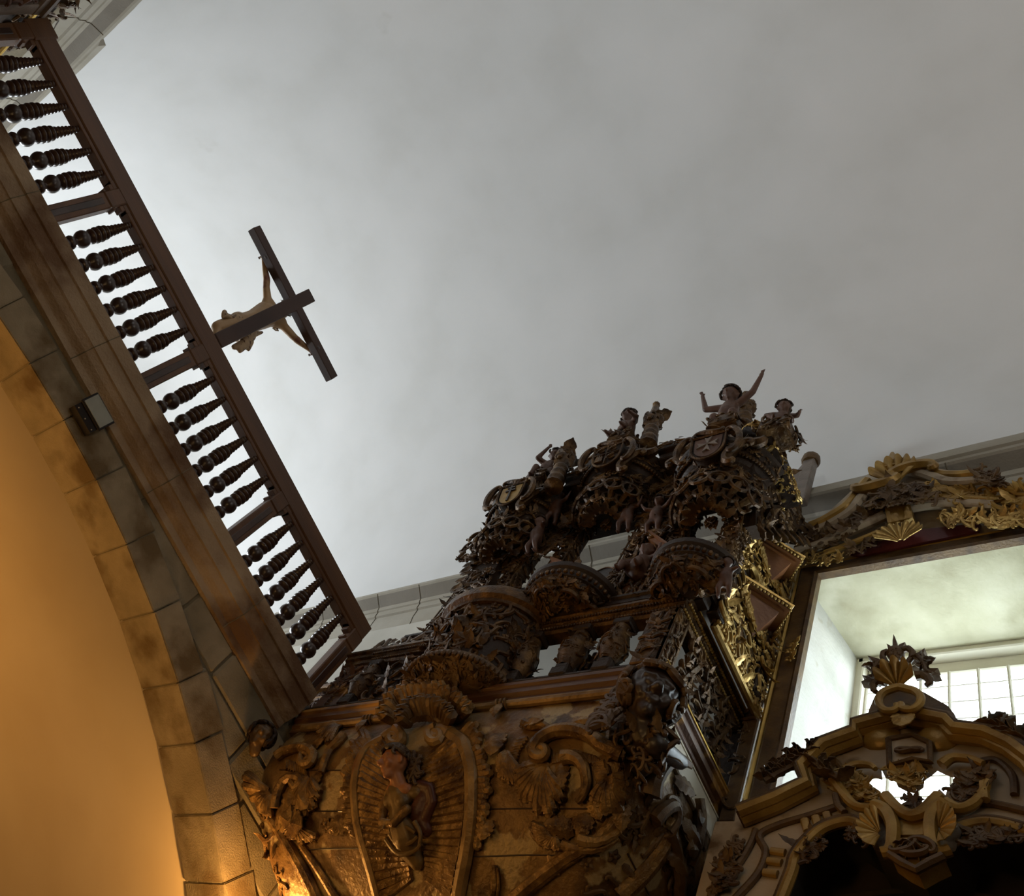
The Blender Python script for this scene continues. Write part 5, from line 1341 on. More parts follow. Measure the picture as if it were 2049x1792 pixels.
putto('putto_statue', 'carved child lifting an arm to its head on the far left tower', P(1086, 958, 'X', 2.78), .52, RAISE, V((-.8, -.5, -.2)), 1)
putto('putto_statue', 'plump carved child sitting on the middle tower beside a leafy finial', P(1252, 878, 'X', 2.76), .55, REST, V((-.9, .3, -.2)), 2)
putto('putto_statue', 'carved child raising both arms on top of the near tower', P(1458, 848, 'X', 2.74), .56, BOTH, V((-1, 0, -.3)), 3)
putto('putto_statue', 'small carved child on the corner canopy at the right end of the organ', P(1558, 858, 'X', 2.80), .42, REST, V((-.9, -.4, -.2)), 4)
finial('leafy_finial', 'twisted leafy finial next to the child with a lifted arm', ((1108, 972), (1143, 888)), 2.62, 1)
finial('leafy_finial', 'leafy finial with a curled head on the middle tower', ((1296, 892), (1314, 812)), 2.76, 2)
finial('leafy_finial', 'short leafy finial behind the child with both arms raised', ((1486, 862), (1493, 792)), 2.92, 4)
ps = thing('bracket_post', 'small post with a round cap on the cornice right of the organ', 'post', tuple(P(1606, 985, 'X', 3.86)))
a = P(1606, 985, 'X', 3.86); b = P(1607, 930, 'X', 3.86); b = V((a.x, a.y, b.z))
mb = MB(); mb.add(bbox(a.x - .05, a.x + .05, a.y - .06, a.y + .06, a.z - .25, b.z, .01)); mb.add(prism([(a.x - .03, a.y + .05, b.z), (a.x - .03, a.y + .05, a.z - .1), (a.x - .03, a.y + .30, a.z - .1)], (.06, 0, 0))); part('shaft', mb, MT['greycarve'], ps)
mb = MB(); mb.add(lathe([(.001, b.z - .01), (.08, b.z), (.095, b.z + .04), (.09, b.z + .12), (.06, b.z + .14), (.001, b.z + .14)], 12), M.Translation((a.x, a.y, 0))); part('cap', mb, MT['umber'], ps)
# ------------------------------------------------------------------ carved surround of the window
sur = thing('window_surround', 'gilded carved surround with a shell-crowned pediment over the bright window recess', 'window surround', (4.1, 1.5, 9.8))
path = [(4.15, 2.40, 6.3), (4.15, 2.40, 9.585), (4.15, .40, 9.585)]
mb = MB(); mb.add(mould(path, [(0, .0), (0, .055), (.02, .065), (.035, .05), (.04, 0)], (-1, 0, 0), False, 1)); part('gilt_edge', mb, MT['giltline'], sur)
mb = MB(); mb.add(mould(path, [(.035, 0), (.035, .05), (.06, .07), (.16, .06), (.185, .085), (.21, .07), (.21, 0)], (-1, 0, 0), False, 1)); fb = part('frame_board', mb, MT['umber'], sur)
def lean(x, y):        # the pediment leans out over the stone cornice
    t = ((1136 - .185 * (x - 1600)) - y) / 105
    return 4.09 - .27 * max(0, min(1, t))
def S(x, y, X=4.05): return P(x, y, 'X', lean(x, y) + (X - 4.10))
def scatter(parent, name, pix, X, n, size, seed, m, kinds='LSCRLJ', rel=1.1):
    sf = MB(); sf.add(([tuple(S(*q, X)) for q in pix], [tuple(range(len(pix)))])); mb = MB(); cover(mb, sf, n, size, seed, kinds, rel); return part(name, mb, m, parent)
# backing board of the pediment
top_ = [(1585, 1112), (1600, 1085), (1640, 1040), (1700, 985), (1740, 945), (1785, 922), (1830, 925), (1885, 945), (1950, 948), (2000, 962), (2080, 985), (2150, 1000)]
mb = MB()
for X in (4.10, 4.14):
    for x in range(1585, 2151, 15):
        i = max(k for k in range(len(top_)) if top_[k][0] <= x); a = top_[i]; b = top_[min(i + 1, len(top_) - 1)]
        yt = a[1] + (b[1] - a[1]) * ((x - a[0]) / max(1, b[0] - a[0])); yb = 1136 - .185 * (x - 1600)
        for k in range(7): mb.v.append(tuple(S(x, yb + (yt - yb) * k / 6, X)))
nc = len(mb.v) // 14
for X in range(2):
    o = X * nc * 7
    for i in range(nc - 1):
        for k in range(6): a = o + i * 7 + k; mb.f.append((a, a + 1, a + 8, a + 7))
for i in range(nc - 1):
    for k in (0, 6): a = i * 7 + k; mb.f.append((a, a + 7, a + 7 + nc * 7, a + nc * 7))
bd = part('pediment_board', mb, MT['cream'], sur, 'cream painted board')
def pxtube(name, pix, X, r0, r1, m, parent, flat=1.0, off=None):
    q = []; mm = len(pix); n = max(10, mm * 6)
    for k in range(n + 1):
        t = k / n * (mm - 1); i = min(int(t), mm - 2); u = t - i
        p0, p1, p2, p3 = pix[max(i - 1, 0)], pix[i], pix[i + 1], pix[min(i + 2, mm - 1)]
        q.append(tuple(.5 * ((2 * p1[j]) + (-p0[j] + p2[j]) * u + (2 * p0[j] - 5 * p1[j] + 4 * p2[j] - p3[j]) * u * u + (-p0[j] + 3 * p1[j] - 3 * p2[j] + p3[j]) * u ** 3) for j in (0, 1)))
    pts = [S(x, y, X) if off else P(x, y, 'X', X) for x, y in q]
    mb = MB(); mb.add(tube(pts, [r0 + (r1 - r0) * i / n for i in range(n + 1)], 8, flat, V((-1, 0, 0))))
    return part(name, mb, m, parent)
for pix, r0, r1, m in (([(1622, 1052), (1650, 1040), (1690, 1015), (1715, 985), (1735, 962)], .05, .05, 'ochre'), ([(1630, 1062), (1662, 1048), (1702, 1022), (1726, 992), (1748, 968)], .05, .045, 'cream'), ([(1815, 925), (1845, 935), (1880, 948), (1920, 950), (1960, 945)], .05, .045, 'ochre'), ([(1815, 942), (1850, 948), (1890, 962), (1925, 964), (1965, 960)], .05, .045, 'cream'),
        ([(1592, 1105), (1640, 1090), (1700, 1062), (1740, 1045), (1772, 1030)], .055, .055, 'cream'), ([(1820, 1015), (1870, 1008), (1930, 1008), (1990, 1010)], .055, .05, 'cream'), ([(1600, 1090), (1650, 1072), (1710, 1046), (1770, 1018)], .025, .025, 'ochre'), ([(1820, 1004), (1880, 996), (1940, 996), (2000, 1000)], .025, .025, 'ochre'), ([(1650, 1106), (1700, 1088), (1750, 1068), (1790, 1050)], .03, .03, 'ochre')):
    pxtube('pediment_scroll', pix, 4.05, r0, r1, MT[m], bd, .9, True)
mb = MB(); mb.add(prism([S(x, y, 4.02) for x, y in ((1770, 1014), (1820, 1004), (1826, 1034), (1776, 1046))], (.1, 0, 0))); part('keystone', mb, MT['ochre'], bd)
mb = MB(); f = frame(S(1793, 962, 4.05), (0, -1, 0), (0, 0, 1)); mb.add(shell(.30, .35, PI - .35, 6, .25, .06), M.Translation((0, -.06, 0)) @ M.Diagonal((.72, 1.15, 1, 1))); mb.v = [tuple(f @ V(p)) for p in mb.v]; mb.add(tube([S(1785, 938, 4.0), S(1785, 905, 4.0)], [.10, .015], 6, .5, V((-1, 0, 0)))); part('crowning_shell', mb, MT['ochre'], bd)
mb = MB()
for cx, cy, s in ((1752, 968, 1), (1826, 944, -1)): mb.add(scroll('C', .36, .05, 1.2, s), frame(S(cx, cy, 4.0), (0, -1, 0), (0, 0, 1)))
part('crest_volute', mb, MT['ochre'], bd)
mb = MB(); f = frame(S(1803, 1072, 4.04), (0, -1, 0), (0, 0, 1)); g = shell(.19, .1, PI - .1, 9, .3, .05); mb.add(g, f @ M.Translation((0, -.1, 0))); part('hanging_shell', mb, MT['gilt'], bd)
mb = MB(); mb.add(prism([S(x, y, 4.085) for x, y in ((1700, 1108), (1740, 1082), (1790, 1062), (1850, 1058), (1960, 1046), (1958, 1062), (1850, 1084), (1720, 1112))], (.02, 0, 0))); part('crimson_ground', mb, MT['crimson'], bd, 'crimson painted ground')
scatter(bd, 'bouquet', [(1745, 985), (1800, 968), (1860, 975), (1880, 1000), (1780, 1010), (1740, 1020)], 4.0, 60, .15, 201, MT['umber'], 'LRRSLB')
scatter(bd, 'leaf_scroll', [(1640, 1075), (1760, 1010), (1770, 1020), (1660, 1085)], 4.04, 36, .13, 202, MT['umber'], 'LSCL')
scatter(bd, 'leaf_scroll', [(1590, 1110), (1620, 1060), (1650, 1060), (1640, 1090)], 4.04, 26, .13, 203, MT['umber'], 'LSCL')
scatter(bd, 'leaf_scroll', [(1850, 970), (2049, 975), (2120, 1010), (2000, 1008), (1860, 996)], 4.04, 60, .15, 204, MT['ochre'], 'LSCLRJ')
scatter(bd, 'leaf_scroll', [(1690, 1098), (1790, 1052), (1800, 1062), (1700, 1110)], 4.04, 24, .10, 205, MT['umber'], 'LRS')
scatter(bd, 'leaf_scroll', [(1880, 1030), (2049, 1018), (2120, 1030), (2049, 1050), (1890, 1050)], 4.04, 50, .13, 206, MT['gilt'], 'LSCRJ')
scatter(bd, 'leaf_scroll', [(1600, 1110), (1690, 1100), (1680, 1130), (1600, 1130)], 4.04, 20, .09, 207, MT['gilt'], 'LSC')
scatter(bd, 'leaf_scroll', [(1960, 935), (2000, 950), (2010, 975), (1960, 965)], 4.02, 22, .12, 208, MT['umber'], 'LRSC')
# frame side: worn panel and carving down to the sill
mb = MB(); mb.add(bbox(4.10, 4.19, 2.42, 2.53, 6.32, 9.60, .01)); sp_ = part('side_board', mb, MT['umber'], sur)
mb = MB(); foliage(mb, FX((4.09, 2.50, 8.0)), .10, 3.1, .12, 55, .8, 1.2, 'LSCRJ', False); part('side_carving', mb, MT['carve'], sp_)
mb = MB()
for (x, y) in ((1588, 1290), (1582, 1302), (1580, 1318)): mb.add(rosette(.05, 5), frame(S(x, y, 4.06), (0, -1, 0), (0, 0, 1))); mb.add(leaf(.1, .05, .4, 3, 9), frame(S(x, y, 4.06), (-.2, -.8, .4), (0, 0, 1)))
part('gilt_sprig', mb, MT['gilt'], sp_)

# ------------------------------------------------------------------ carved canopy standing before the window
XA = 3.80
can = thing('altar_canopy', 'cream and gilt rococo canopy crest with pierced opening and finial, standing before the window', 'altar canopy', (XA + .1, 1.35, 6.3))
def A(x, y, X=XA): return P(x, y, 'X', X)
top_l = [(1385, 1806), (1420, 1752), (1455, 1700), (1470, 1640), (1474, 1616), (1545, 1588), (1605, 1560), (1592, 1530), (1640, 1480), (1705, 1456), (1706, 1442), (1771, 1424), (1800, 1416)]
top_r = [(1834, 1417), (1899, 1430), (1915, 1447), (1975, 1454), (2030, 1478), (2075, 1512), (2110, 1560), (2190, 1600)]
low = [(2190, 1720), (2049, 1668), (1975, 1652), (1925, 1664), (1912, 1702), (1885, 1712), (1836, 1735), (1788, 1712), (1750, 1700), (1736, 1670), (1700, 1648), (1650, 1660), (1612, 1690), (1592, 1720), (1590, 1745), (1565, 1806)]
hole = [(1733, 1568), (1742, 1560), (1752, 1556), (1766, 1560), (1764, 1540), (1772, 1556), (1782, 1560), (1790, 1557), (1797, 1574), (1812, 1582), (1830, 1587), (1848, 1576), (1850, 1562), (1864, 1552), (1876, 1542), (1888, 1548), (1905, 1555), (1922, 1553), (1920, 1566), (1908, 1578), (1896, 1576), (1892, 1590), (1880, 1578), (1868, 1588), (1850, 1606), (1828, 1594), (1800, 1610), (1776, 1582), (1768, 1594), (1758, 1580), (1746, 1572)]
# board with a pierced opening, bridged as one outline
outl = top_l + top_r + low
hs = max(range(len(hole)), key=lambda i: -hole[i][1] if hole[i][0] > 1800 and hole[i][0] < 1850 else -9999)
bm = bmesh.new()
def ringv(pix, X): return [bm.verts.new(A(x, y, X)) for x, y in pix]
for X in (XA, XA + .08):
    a = ringv(outl, X); b = ringv(hole, X)
    es = [bm.edges.new((a[i], a[(i + 1) % len(a)])) for i in range(len(a))] + [bm.edges.new((b[i], b[(i + 1) % len(b)])) for i in range(len(b))]
    bmesh.ops.triangle_fill(bm, edges=es, use_beauty=True, use_dissolve=False)
    if X == XA: fa, fb_ = a, b
    else:
        for u, v in ((fa, a), (fb_, b)):
            for i in range(len(u)): bm.faces.new((u[i], u[(i + 1) % len(u)], v[(i + 1) % len(u)], v[i]))
bm.verts.index_update(); mb = MB(); mb.add(([tuple(v.co) for v in bm.verts], [tuple(v.index for v in f.verts) for f in bm.faces])); bm.free()
crest = part('crest_board', mb, MT['cream'], can, None, False)
# stepped cornice along the top edge: three rolls and a lip
def offs(pix, d):
    o = []
    for i, p in enumerate(pix):
        a = pix[max(i - 1, 0)]; b = pix[min(i + 1, len(pix) - 1)]; L = math.hypot(b[0] - a[0], b[1] - a[1]) or 1
        o.append((p[0] - (b[1] - a[1]) / L * d, p[1] + (b[0] - a[0]) / L * d))
    return o
tl = top_l[4:]; tr_ = top_r
edge = tl + [(1816, 1412)] + tr_
for d, r, X, m in ((3, .030, XA - .10, 'umber'), (10, .040, XA - .09, 'ochre'), (19, .026, XA - .06, 'umber'), (26, .040, XA - .045, 'ochre'), (34, .018, XA - .01, 'umber')):
    pts = [A(x, y, X) for x, y in offs(edge, d)]; mb = MB(); mb.add(tube(pts, r, 8, 1.1, V((-1, 0, 0)))); part('cornice_roll', mb, MT[m], crest)
mb = MB(); q = [A(x, y, XA - .12) for x, y in edge]; vs = []
for p in q: vs += [tuple(p), tuple(p + V((.2, 0, 0))), tuple(p + V((.2, 0, -.03))), tuple(p + V((0, 0, -.03)))]
fs = []
for i in range(len(q) - 1):
    for k in range(4): fs.append((i * 4 + k, i * 4 + (k + 1) % 4, (i + 1) * 4 + (k + 1) % 4, (i + 1) * 4 + k))
fs += [(0, 1, 2, 3), tuple((len(q) - 1) * 4 + k for k in range(4))]; mb.add((vs, fs)); part('cornice_lip', mb, MT['umber'], crest, None, False)
# mouldings along the arch below
arch_l = [(1565, 1806), (1588, 1748), (1596, 1718), (1616, 1690), (1652, 1660), (1700, 1648), (1734, 1664)]
arch_r = [(1922, 1660), (1975, 1650), (2049, 1666), (2190, 1716)]
for ar_ in (arch_l, arch_r):
    for d, r, m in ((-4, .03, 'ochre'), (-13, .022, 'umber')): pxtube('arch_moulding', offs(ar_, d), XA - .03, r, r, MT[m], crest)
for pix, r in (([(1412, 1806), (1470, 1740), (1500, 1692), (1512, 1660)], .02), ([(1470, 1800), (1515, 1750), (1532, 1706), (1520, 1672), (1560, 1650), (1620, 1632), (1680, 1612)], .022), ([(1690, 1545), (1668, 1520), (1640, 1515)], .02), ([(1925, 1605), (1985, 1608), (2049, 1622), (2120, 1640)], .022), ([(1945, 1530), (1990, 1520), (2025, 1550), (2030, 1590)], .02)): pxtube('panel_line', pix, XA - .01, r, r, MT['umber'], crest)
for x0, y0, dx, dy in ((1610, 1640, 14, -5), (1632, 1634, 14, -5), (1654, 1627, 14, -5), (1528, 1745, 8, 20), (1536, 1722, 8, 20), (1543, 1702, 8, 20), (2010, 1640, 0, 0), (2034, 1645, 0, 0)):
    mb = MB(); mb.add(tube([A(x0, y0, XA - .01), A(x0 + 7, y0 + 22 if dy < 5 else y0 + 6, XA - .01)] if dy < 5 else [A(x0, y0, XA - .01), A(x0 + 28, y0 + 4, XA - .01)], .026, 8, .7, V((-1, 0, 0)))); part('flute', mb, MT['ochre'], crest)
# central panel: hexagonal tablet with a bow
mb = MB(); hx = [(1778, 1478), (1826, 1470), (1860, 1486), (1862, 1524), (1826, 1518), (1780, 1532)]; mb.add(prism([A(x, y, XA - .045) for x, y in hx], (.05, 0, 0))); tb = part('tablet', mb, MT['cream'], crest)
pts = [A(x, y, XA - .05) for x, y in hx]; mb = MB(); mb.add(tube(pts + [pts[0]], .018, 6)); mb.add(scroll('S', .13, .016, 1.2), frame(A(1818, 1500, XA - .06), (0, -1, 0), (0, 0, 1))); mb.add(scroll('S', .13, .016, 1.2, -1), frame(A(1822, 1502, XA - .06), (0, -1, 0), (0, 0, 1))); part('tablet_edge', mb, MT['umber'], tb)
mb = MB()
for (x, y) in ((1762, 1478), (1878, 1480)): mb.add(ball(.12, .6, 1, 1, 10, 7, A(x, y, XA + .01)))
part('boss', mb, MT['ochre'], crest)
# leaf dropping from the apex
mb = MB()
for k, (dx, dy) in enumerate(((-30, 14), (-16, 34), (0, 46), (14, 34), (28, 12))):
    a = A(1810, 1430, XA - .13); b = A(1810 + dx, 1430 + dy, XA - .13); L = (b - a).length; mb.add(leaf(L, L * .35, .3, 3, 11), frame(a, b - a, V((-1, 0, 0)).cross(b - a), (-1, 0, 0)))
part('apex_leaf', mb, MT['ochre'], crest)
# rococo frame round the opening and pendant
for pix, r0, r1, m in (([(1668, 1560), (1690, 1590), (1712, 1612), (1740, 1616), (1762, 1606)], .034, .02, 'ochre'), ([(1772, 1592), (1790, 1612), (1812, 1628), (1828, 1632), (1848, 1624), (1866, 1606), (1880, 1592)], .034, .034, 'ochre'),
        ([(1748, 1612), (1772, 1622), (1786, 1650), (1786, 1684), (1780, 1702), (1764, 1706)], .04, .03, 'ochre'), ([(1892, 1608), (1870, 1622), (1862, 1652), (1866, 1686), (1880, 1704), (1902, 1700)], .04, .03, 'ochre'), ([(1892, 1606), (1920, 1618), (1950, 1606), (1970, 1580), (1975, 1562)], .034, .02, 'ochre'),
        ([(1690, 1540), (1712, 1530), (1740, 1530), (1752, 1538)], .03, .015, 'ochre'), ([(1884, 1530), (1906, 1516), (1940, 1518), (1968, 1528)], .03, .02, 'ochre'), ([(1672, 1590), (1678, 1612), (1690, 1625)], .02, .02, 'umber'), ([(1968, 1566), (1972, 1600)], .022, .022, 'ochre')): pxtube('rococo_scroll', pix, XA - .05, r0, r1, MT[m], crest)
for (cx, cy, s) in ((1742, 1668, 1), (1900, 1660, -1)):
    mb = MB(); f = frame(A(cx, cy, XA - .05), (0, -1, 0), (0, 0, 1)) @ M.Rotation(PI / 2 * s, 4, 'Z'); mb.add(shell(.13, .1, PI - .1, 8, .3, .06), f @ M.Translation((0, -.05, 0)) @ M.Diagonal((1.1, .75, 1, 1))); part('ear_shell', mb, MT['ochre'], crest)
mb = MB(); pd = [(1790, 1676), (1864, 1674), (1888, 1712), (1862, 1724), (1834, 1740), (1806, 1726), (1780, 1708)]; mb.add(prism([A(x, y, XA - .05) for x, y in pd], (.12, 0, 0))); pen = part('pendant', mb, MT['ochre'], crest)
mb = MB(); mb.add(tube([A(x, y, XA - .06) for x, y in pd[2:]] , .024, 7)); 
for x, y, a in ((1808, 1692, .5), (1846, 1692, -.5), (1828, 1700, 0)): mb.add(scroll('c', .13, .018, 1.3, 1 if a >= 0 else -1), frame(A(x, y, XA - .07), (0, -1, 0), (0, 0, 1)) @ M.Rotation(a, 4, 'Z'))
for k in range(5):
    a = A(1828, 1690, XA - .06); mb.add(leaf(.12, .05, .3, 3, 9), frame(a, (0, math.cos(k * .6 + .35), -math.sin(k * .6 + .35)), (-1, 0, 0)))
part('pendant_carving', mb, MT['umber'], pen)
mb = MB(); mb.add(prism([A(x, y, XA - .03) for x, y in ((1798, 1640), (1856, 1638), (1858, 1668), (1796, 1670))], (.08, 0, 0))); part('pendant_neck', mb, MT['ochre'], crest)
def crest_scatter(name, pix, n, size, seed, m, kinds='LSCRLJ', X=XA - .03):
    n = int(n * 1.6); size *= .78
    sf = MB(); sf.add(([tuple(A(*q, X)) for q in pix], [tuple(range(len(pix)))])); mb = MB(); cover(mb, sf, n, size, seed, kinds, 1.2); return part(name, mb, m, crest)
crest_scatter('acanthus_spray', [(1640, 1540), (1700, 1545), (1730, 1562), (1752, 1595), (1720, 1600), (1660, 1570)], 34, .11, 301, MT['ochre'], 'LLSC')
crest_scatter('acanthus_spray', [(1905, 1580), (1925, 1560), (1960, 1535), (1985, 1545), (1960, 1580), (1920, 1605)], 30, .11, 302, MT['umber'], 'LLSC')
crest_scatter('acanthus_spray', [(1770, 1535), (1820, 1530), (1850, 1545), (1840, 1572), (1815, 1570), (1790, 1552)], 24, .10, 303, MT['ochre'], 'LLSR')
crest_scatter('acanthus_spray', [(1810, 1600), (1832, 1590), (1848, 1606), (1830, 1618)], 8, .09, 304, MT['umber'], 'LLR')
crest_scatter('acanthus_spray', [(1690, 1660), (1735, 1650), (1740, 1690), (1700, 1670)], 14, .10, 305, MT['umber'], 'LLS')
crest_scatter('acanthus_spray', [(1925, 1660), (2049, 1655), (2049, 1675), (1930, 1690)], 26, .11, 306, MT['umber'], 'LLSC')
crest_scatter('acanthus_spray', [(1590, 1690), (1625, 1665), (1650, 1690), (1600, 1735)], 22, .11, 307, MT['umber'], 'LLSCR')
crest_scatter('acanthus_spray', [(1440, 1720), (1480, 1680), (1470, 1760), (1420, 1800)], 26, .12, 308, MT['umber'], 'LLSCR')
# leaf sprigs riding on the shoulders
for (path_, seed) in (([(1545, 1556), (1575, 1528), (1600, 1508), (1635, 1498)], 1), ([(1530, 1562), (1560, 1545), (1590, 1530)], 2), ([(1980, 1448), (2020, 1462), (2049, 1480)], 3), ([(1590, 1520), (1620, 1515), (1650, 1540), (1680, 1556)], 5)):
    mb = MB(); pts = [A(*along(path_, k / 12), XA - .1) for k in range(13)]; mb.add(tube(pts, .022, 6))
    for k in range(13): mb.add(leaf(.12, .055, .3, 3, 9), frame(pts[k], (-.2, math.cos(k * 1.4 + seed), abs(math.sin(k * 1.4 + seed)) + .2), (1, 0, 0)))
    part('leaf_sprig', mb, MT['umber'], crest)
# finial: shell between scrolls, with a leafy crown
fin = MB(); f = frame(A(1797, 1377, XA - .03), (0, -1, 0), (0, 0, 1)); fin.add(shell(.205, .12, PI - .12, 5, .28, .10), f @ M.Diagonal((.56, .92, 1, 1))); fo = part('finial_shell', fin, MT['ochre'], can)
for pix in ([(1799, 1374), (1784, 1378), (1768, 1385), (1759, 1397), (1760, 1410), (1770, 1420), (1784, 1422), (1794, 1417), (1795, 1410)], [(1799, 1374), (1816, 1378), (1832, 1383), (1842, 1394), (1840, 1408), (1828, 1418), (1814, 1419), (1804, 1415), (1803, 1408)]): pxtube('finial_scroll', pix, XA - .15, .026, .022, MT['ochre'], fo)

mb = MB()
def wing(pix, X, d=.05):
    mb.add(prism([A(x, y, X) for x, y in pix], (d, 0, 0)))
def vine(pix, r0, r1, X=XA - .06):
    n = len(pix) * 5; mb.add(tube([A(*along(pix, k / n), X) for k in range(n + 1)], [r0 + (r1 - r0) * k / n for k in range(n + 1)], 8, 1.0, V((-1, 0, 0))))
wing([(1786, 1296), (1786, 1280), (1788, 1268), (1793, 1280), (1796, 1294)], XA - .06); wing([(1790, 1296), (1774, 1287), (1777, 1297), (1788, 1304)], XA - .05); wing([(1792, 1298), (1800, 1288), (1811, 1284), (1806, 1294), (1797, 1303)], XA - .05)
mb.add(ball(.055, 1, 1, 1.25, 10, 7, A(1792, 1308, XA - .05)))
for k in range(12): mb.add(ball(.022, 1, 1, 1, 6, 4, A(1792 + 11 * math.cos(k * 2.4) * (k / 12), 1307 + 9 * math.sin(k * 2.4) * (k / 12), XA - .10)))
vine([(1777, 1303), (1768, 1306), (1766, 1314), (1771, 1322), (1778, 1328)], .022, .018); vine([(1806, 1299), (1818, 1297), (1826, 1304), (1824, 1316), (1815, 1327)], .024, .018)
wing([(1778, 1334), (1772, 1325), (1758, 1317), (1736, 1311), (1746, 1323), (1742, 1338), (1744, 1352), (1755, 1362), (1770, 1352), (1766, 1342), (1756, 1332), (1760, 1328), (1772, 1338)], XA - .04)
wing([(1750, 1354), (1738, 1352), (1725, 1350), (1734, 1357), (1723, 1363), (1736, 1365), (1752, 1361)], XA - .03); vine([(1772, 1364), (1756, 1363), (1747, 1370), (1748, 1380), (1753, 1384)], .03, .016)
wing([(1820, 1318), (1826, 1308), (1838, 1304), (1850, 1296), (1848, 1306), (1852, 1312), (1853, 1322), (1860, 1336), (1877, 1336), (1870, 1343), (1880, 1349), (1866, 1351), (1852, 1345), (1840, 1347), (1838, 1334), (1824, 1334), (1834, 1326), (1838, 1316), (1832, 1312)], XA - .04)
vine([(1832, 1352), (1846, 1350), (1858, 1357), (1861, 1366), (1853, 1371)], .034, .016); vine([(1758, 1322), (1748, 1336), (1750, 1354)], .014, .010, XA - .075); vine([(1836, 1310), (1846, 1322), (1852, 1340), (1866, 1346)], .014, .010, XA - .075)
for k in range(8): a = A(1746 + (k % 4) * 4, 1328 + k * 4, XA - .06); mb.add(leaf(.075, .03, .4, 3, 9), frame(a, (-.2, math.cos(k * 1.9), math.sin(k * 1.9)), (1, 0, 0)))
for k in range(10): a = A(1842 + (k % 4) * 4, 1312 + k * 3.4, XA - .06); mb.add(leaf(.075, .03, .4, 3, 9), frame(a, (-.2, math.cos(k * 1.9), math.sin(k * 1.9)), (1, 0, 0)))
part('finial_leaves', mb, MT['umber'], fo)
mb = MB()
mb.add(prism([A(x, y, XA - .02) for x, y in ((1734, 1436), (1740, 1416), (1750, 1393), (1759, 1381), (1772, 1375), (1832, 1377), (1850, 1385), (1896, 1411), (1910, 1428), (1900, 1436), (1816, 1424))], (.08, 0, 0)))
part('finial_plinth', mb, MT['umber'], fo)
# deep soffit and niche behind the arch, their shade put into a dark colour
mb = MB(); q = [A(x, y, XA + .06) for x, y in low[1:15]]; vs = []
for p in q: vs += [tuple(p), tuple(V((4.17, p.y, p.z))), tuple(V((4.17, p.y, p.z + .05))), tuple(p + V((0, 0, .05)))]
fs = []
for i in range(len(q) - 1):
    for k in range(4): fs.append((i * 4 + k, i * 4 + (k + 1) % 4, (i + 1) * 4 + (k + 1) % 4, (i + 1) * 4 + k))
fs += [(0, 1, 2, 3), tuple((len(q) - 1) * 4 + k for k in range(4))]; mb.add((vs, fs)); part('soffit', mb, MT['niche'], can, None, False)
mb = MB(); mb.add(box(4.13, 4.19, .35, 2.40, 4.6, 6.28)); mb.add(tube([(4.12, 2.3 - .1 * k, 5.5 + .03 * math.sin(k * .16) * 10) for k in range(20)], .02, 5)); part('niche_back', mb, MT['niche'], can, 'dark sheet standing in for the shade inside the niche')
mb = MB(); mb.add(bbox(3.86, 4.18, 2.18, 2.40, 4.6, 6.05, .01)); part('niche_jamb', mb, MT['cream'], can)

# ------------------------------------------------------------------ fragments of the opposite organ, upper left
lo = thing('opposite_organ_gallery', 'grey carved gallery corner of the opposite organ behind the end of the balustrade', 'organ gallery', (-3.6, 6.2, 7.6))
XO = -3.46
a = P(36, 60, 'X', XO); a.y = min(a.y, 5.80)
mb = MB(); z = a.z; mb.add(mould([(XO, 5.88, 0), (XO, 3.0, 0)], [(.06, z + .08), (.06, z + .04), (.03, z + .03), (.03, z - .03), (0, z - .05), (-.12, z - .05), (-.12, z + .08)], (0, 0, 1), False, -1)); part('gallery_rail', mb, MT['greycarve'], lo, 'grey moulded rail', True, .5)
mb = MB(); mb.add(bbox(XO - .10, XO + .03, a.y - .06, min(5.88, a.y + .08), 6.7, z - .04, .012)); part('gallery_post', mb, MT['greycarve'], lo)
mb = MB(); foliage(mb, frame((XO + .03, a.y - .75, z - .36), (0, 1, 0), (0, 0, 1)), 1.3, .5, .15, 5, 1, 1.3, 'LSCR', False); mb.add(box(XO - .08, XO, 3.2, a.y, 6.7, z - .06)); part('gallery_panel', mb, MT['putto'], lo)
mb = MB(); foliage(mb, frame((XO - .02, a.y - .9, z + .26), (0, 1, 0), (0, 0, 1)), 1.9, .34, .16, 6, 1, 1.5, 'LLSCR', False); foliage(mb, frame((XO - .10, a.y - .9, z + .2), (0, 1, 0), (0, 0, 1)), 1.9, .3, .16, 7, 1, 1.5, 'LLRS', False); part('gallery_cresting', mb, MT['umber'], lo)
st = thing('choir_screen', 'dark red carved panel behind the first balusters at the left wall', 'carved panel', (-4.2, 6.6, 7.5))
c = P(28, 112, 'X', -4.0)
mb = MB(); mb.add(bbox(-4.3, -4.05, 6.25, 7.6, 6.79, c.z + .10, .02)); part('panel_body', mb, MT['carve2'], st)
mb = MB(); foliage(mb, frame((-4.03, 6.9, c.z - .1), (0, 1, 0), (0, 0, 1)), 1.3, .7, .16, 8, 1, 1.4, 'LLSCR', False); part('panel_carving', mb, MT['carve'], st)
mb = MB(); mb.add(tube([(-4.0, 6.2, c.z - .25), (-4.0, 7.6, c.z - .25)], .03, 8)); part('gilt_rod', mb, MT['giltline'], st)
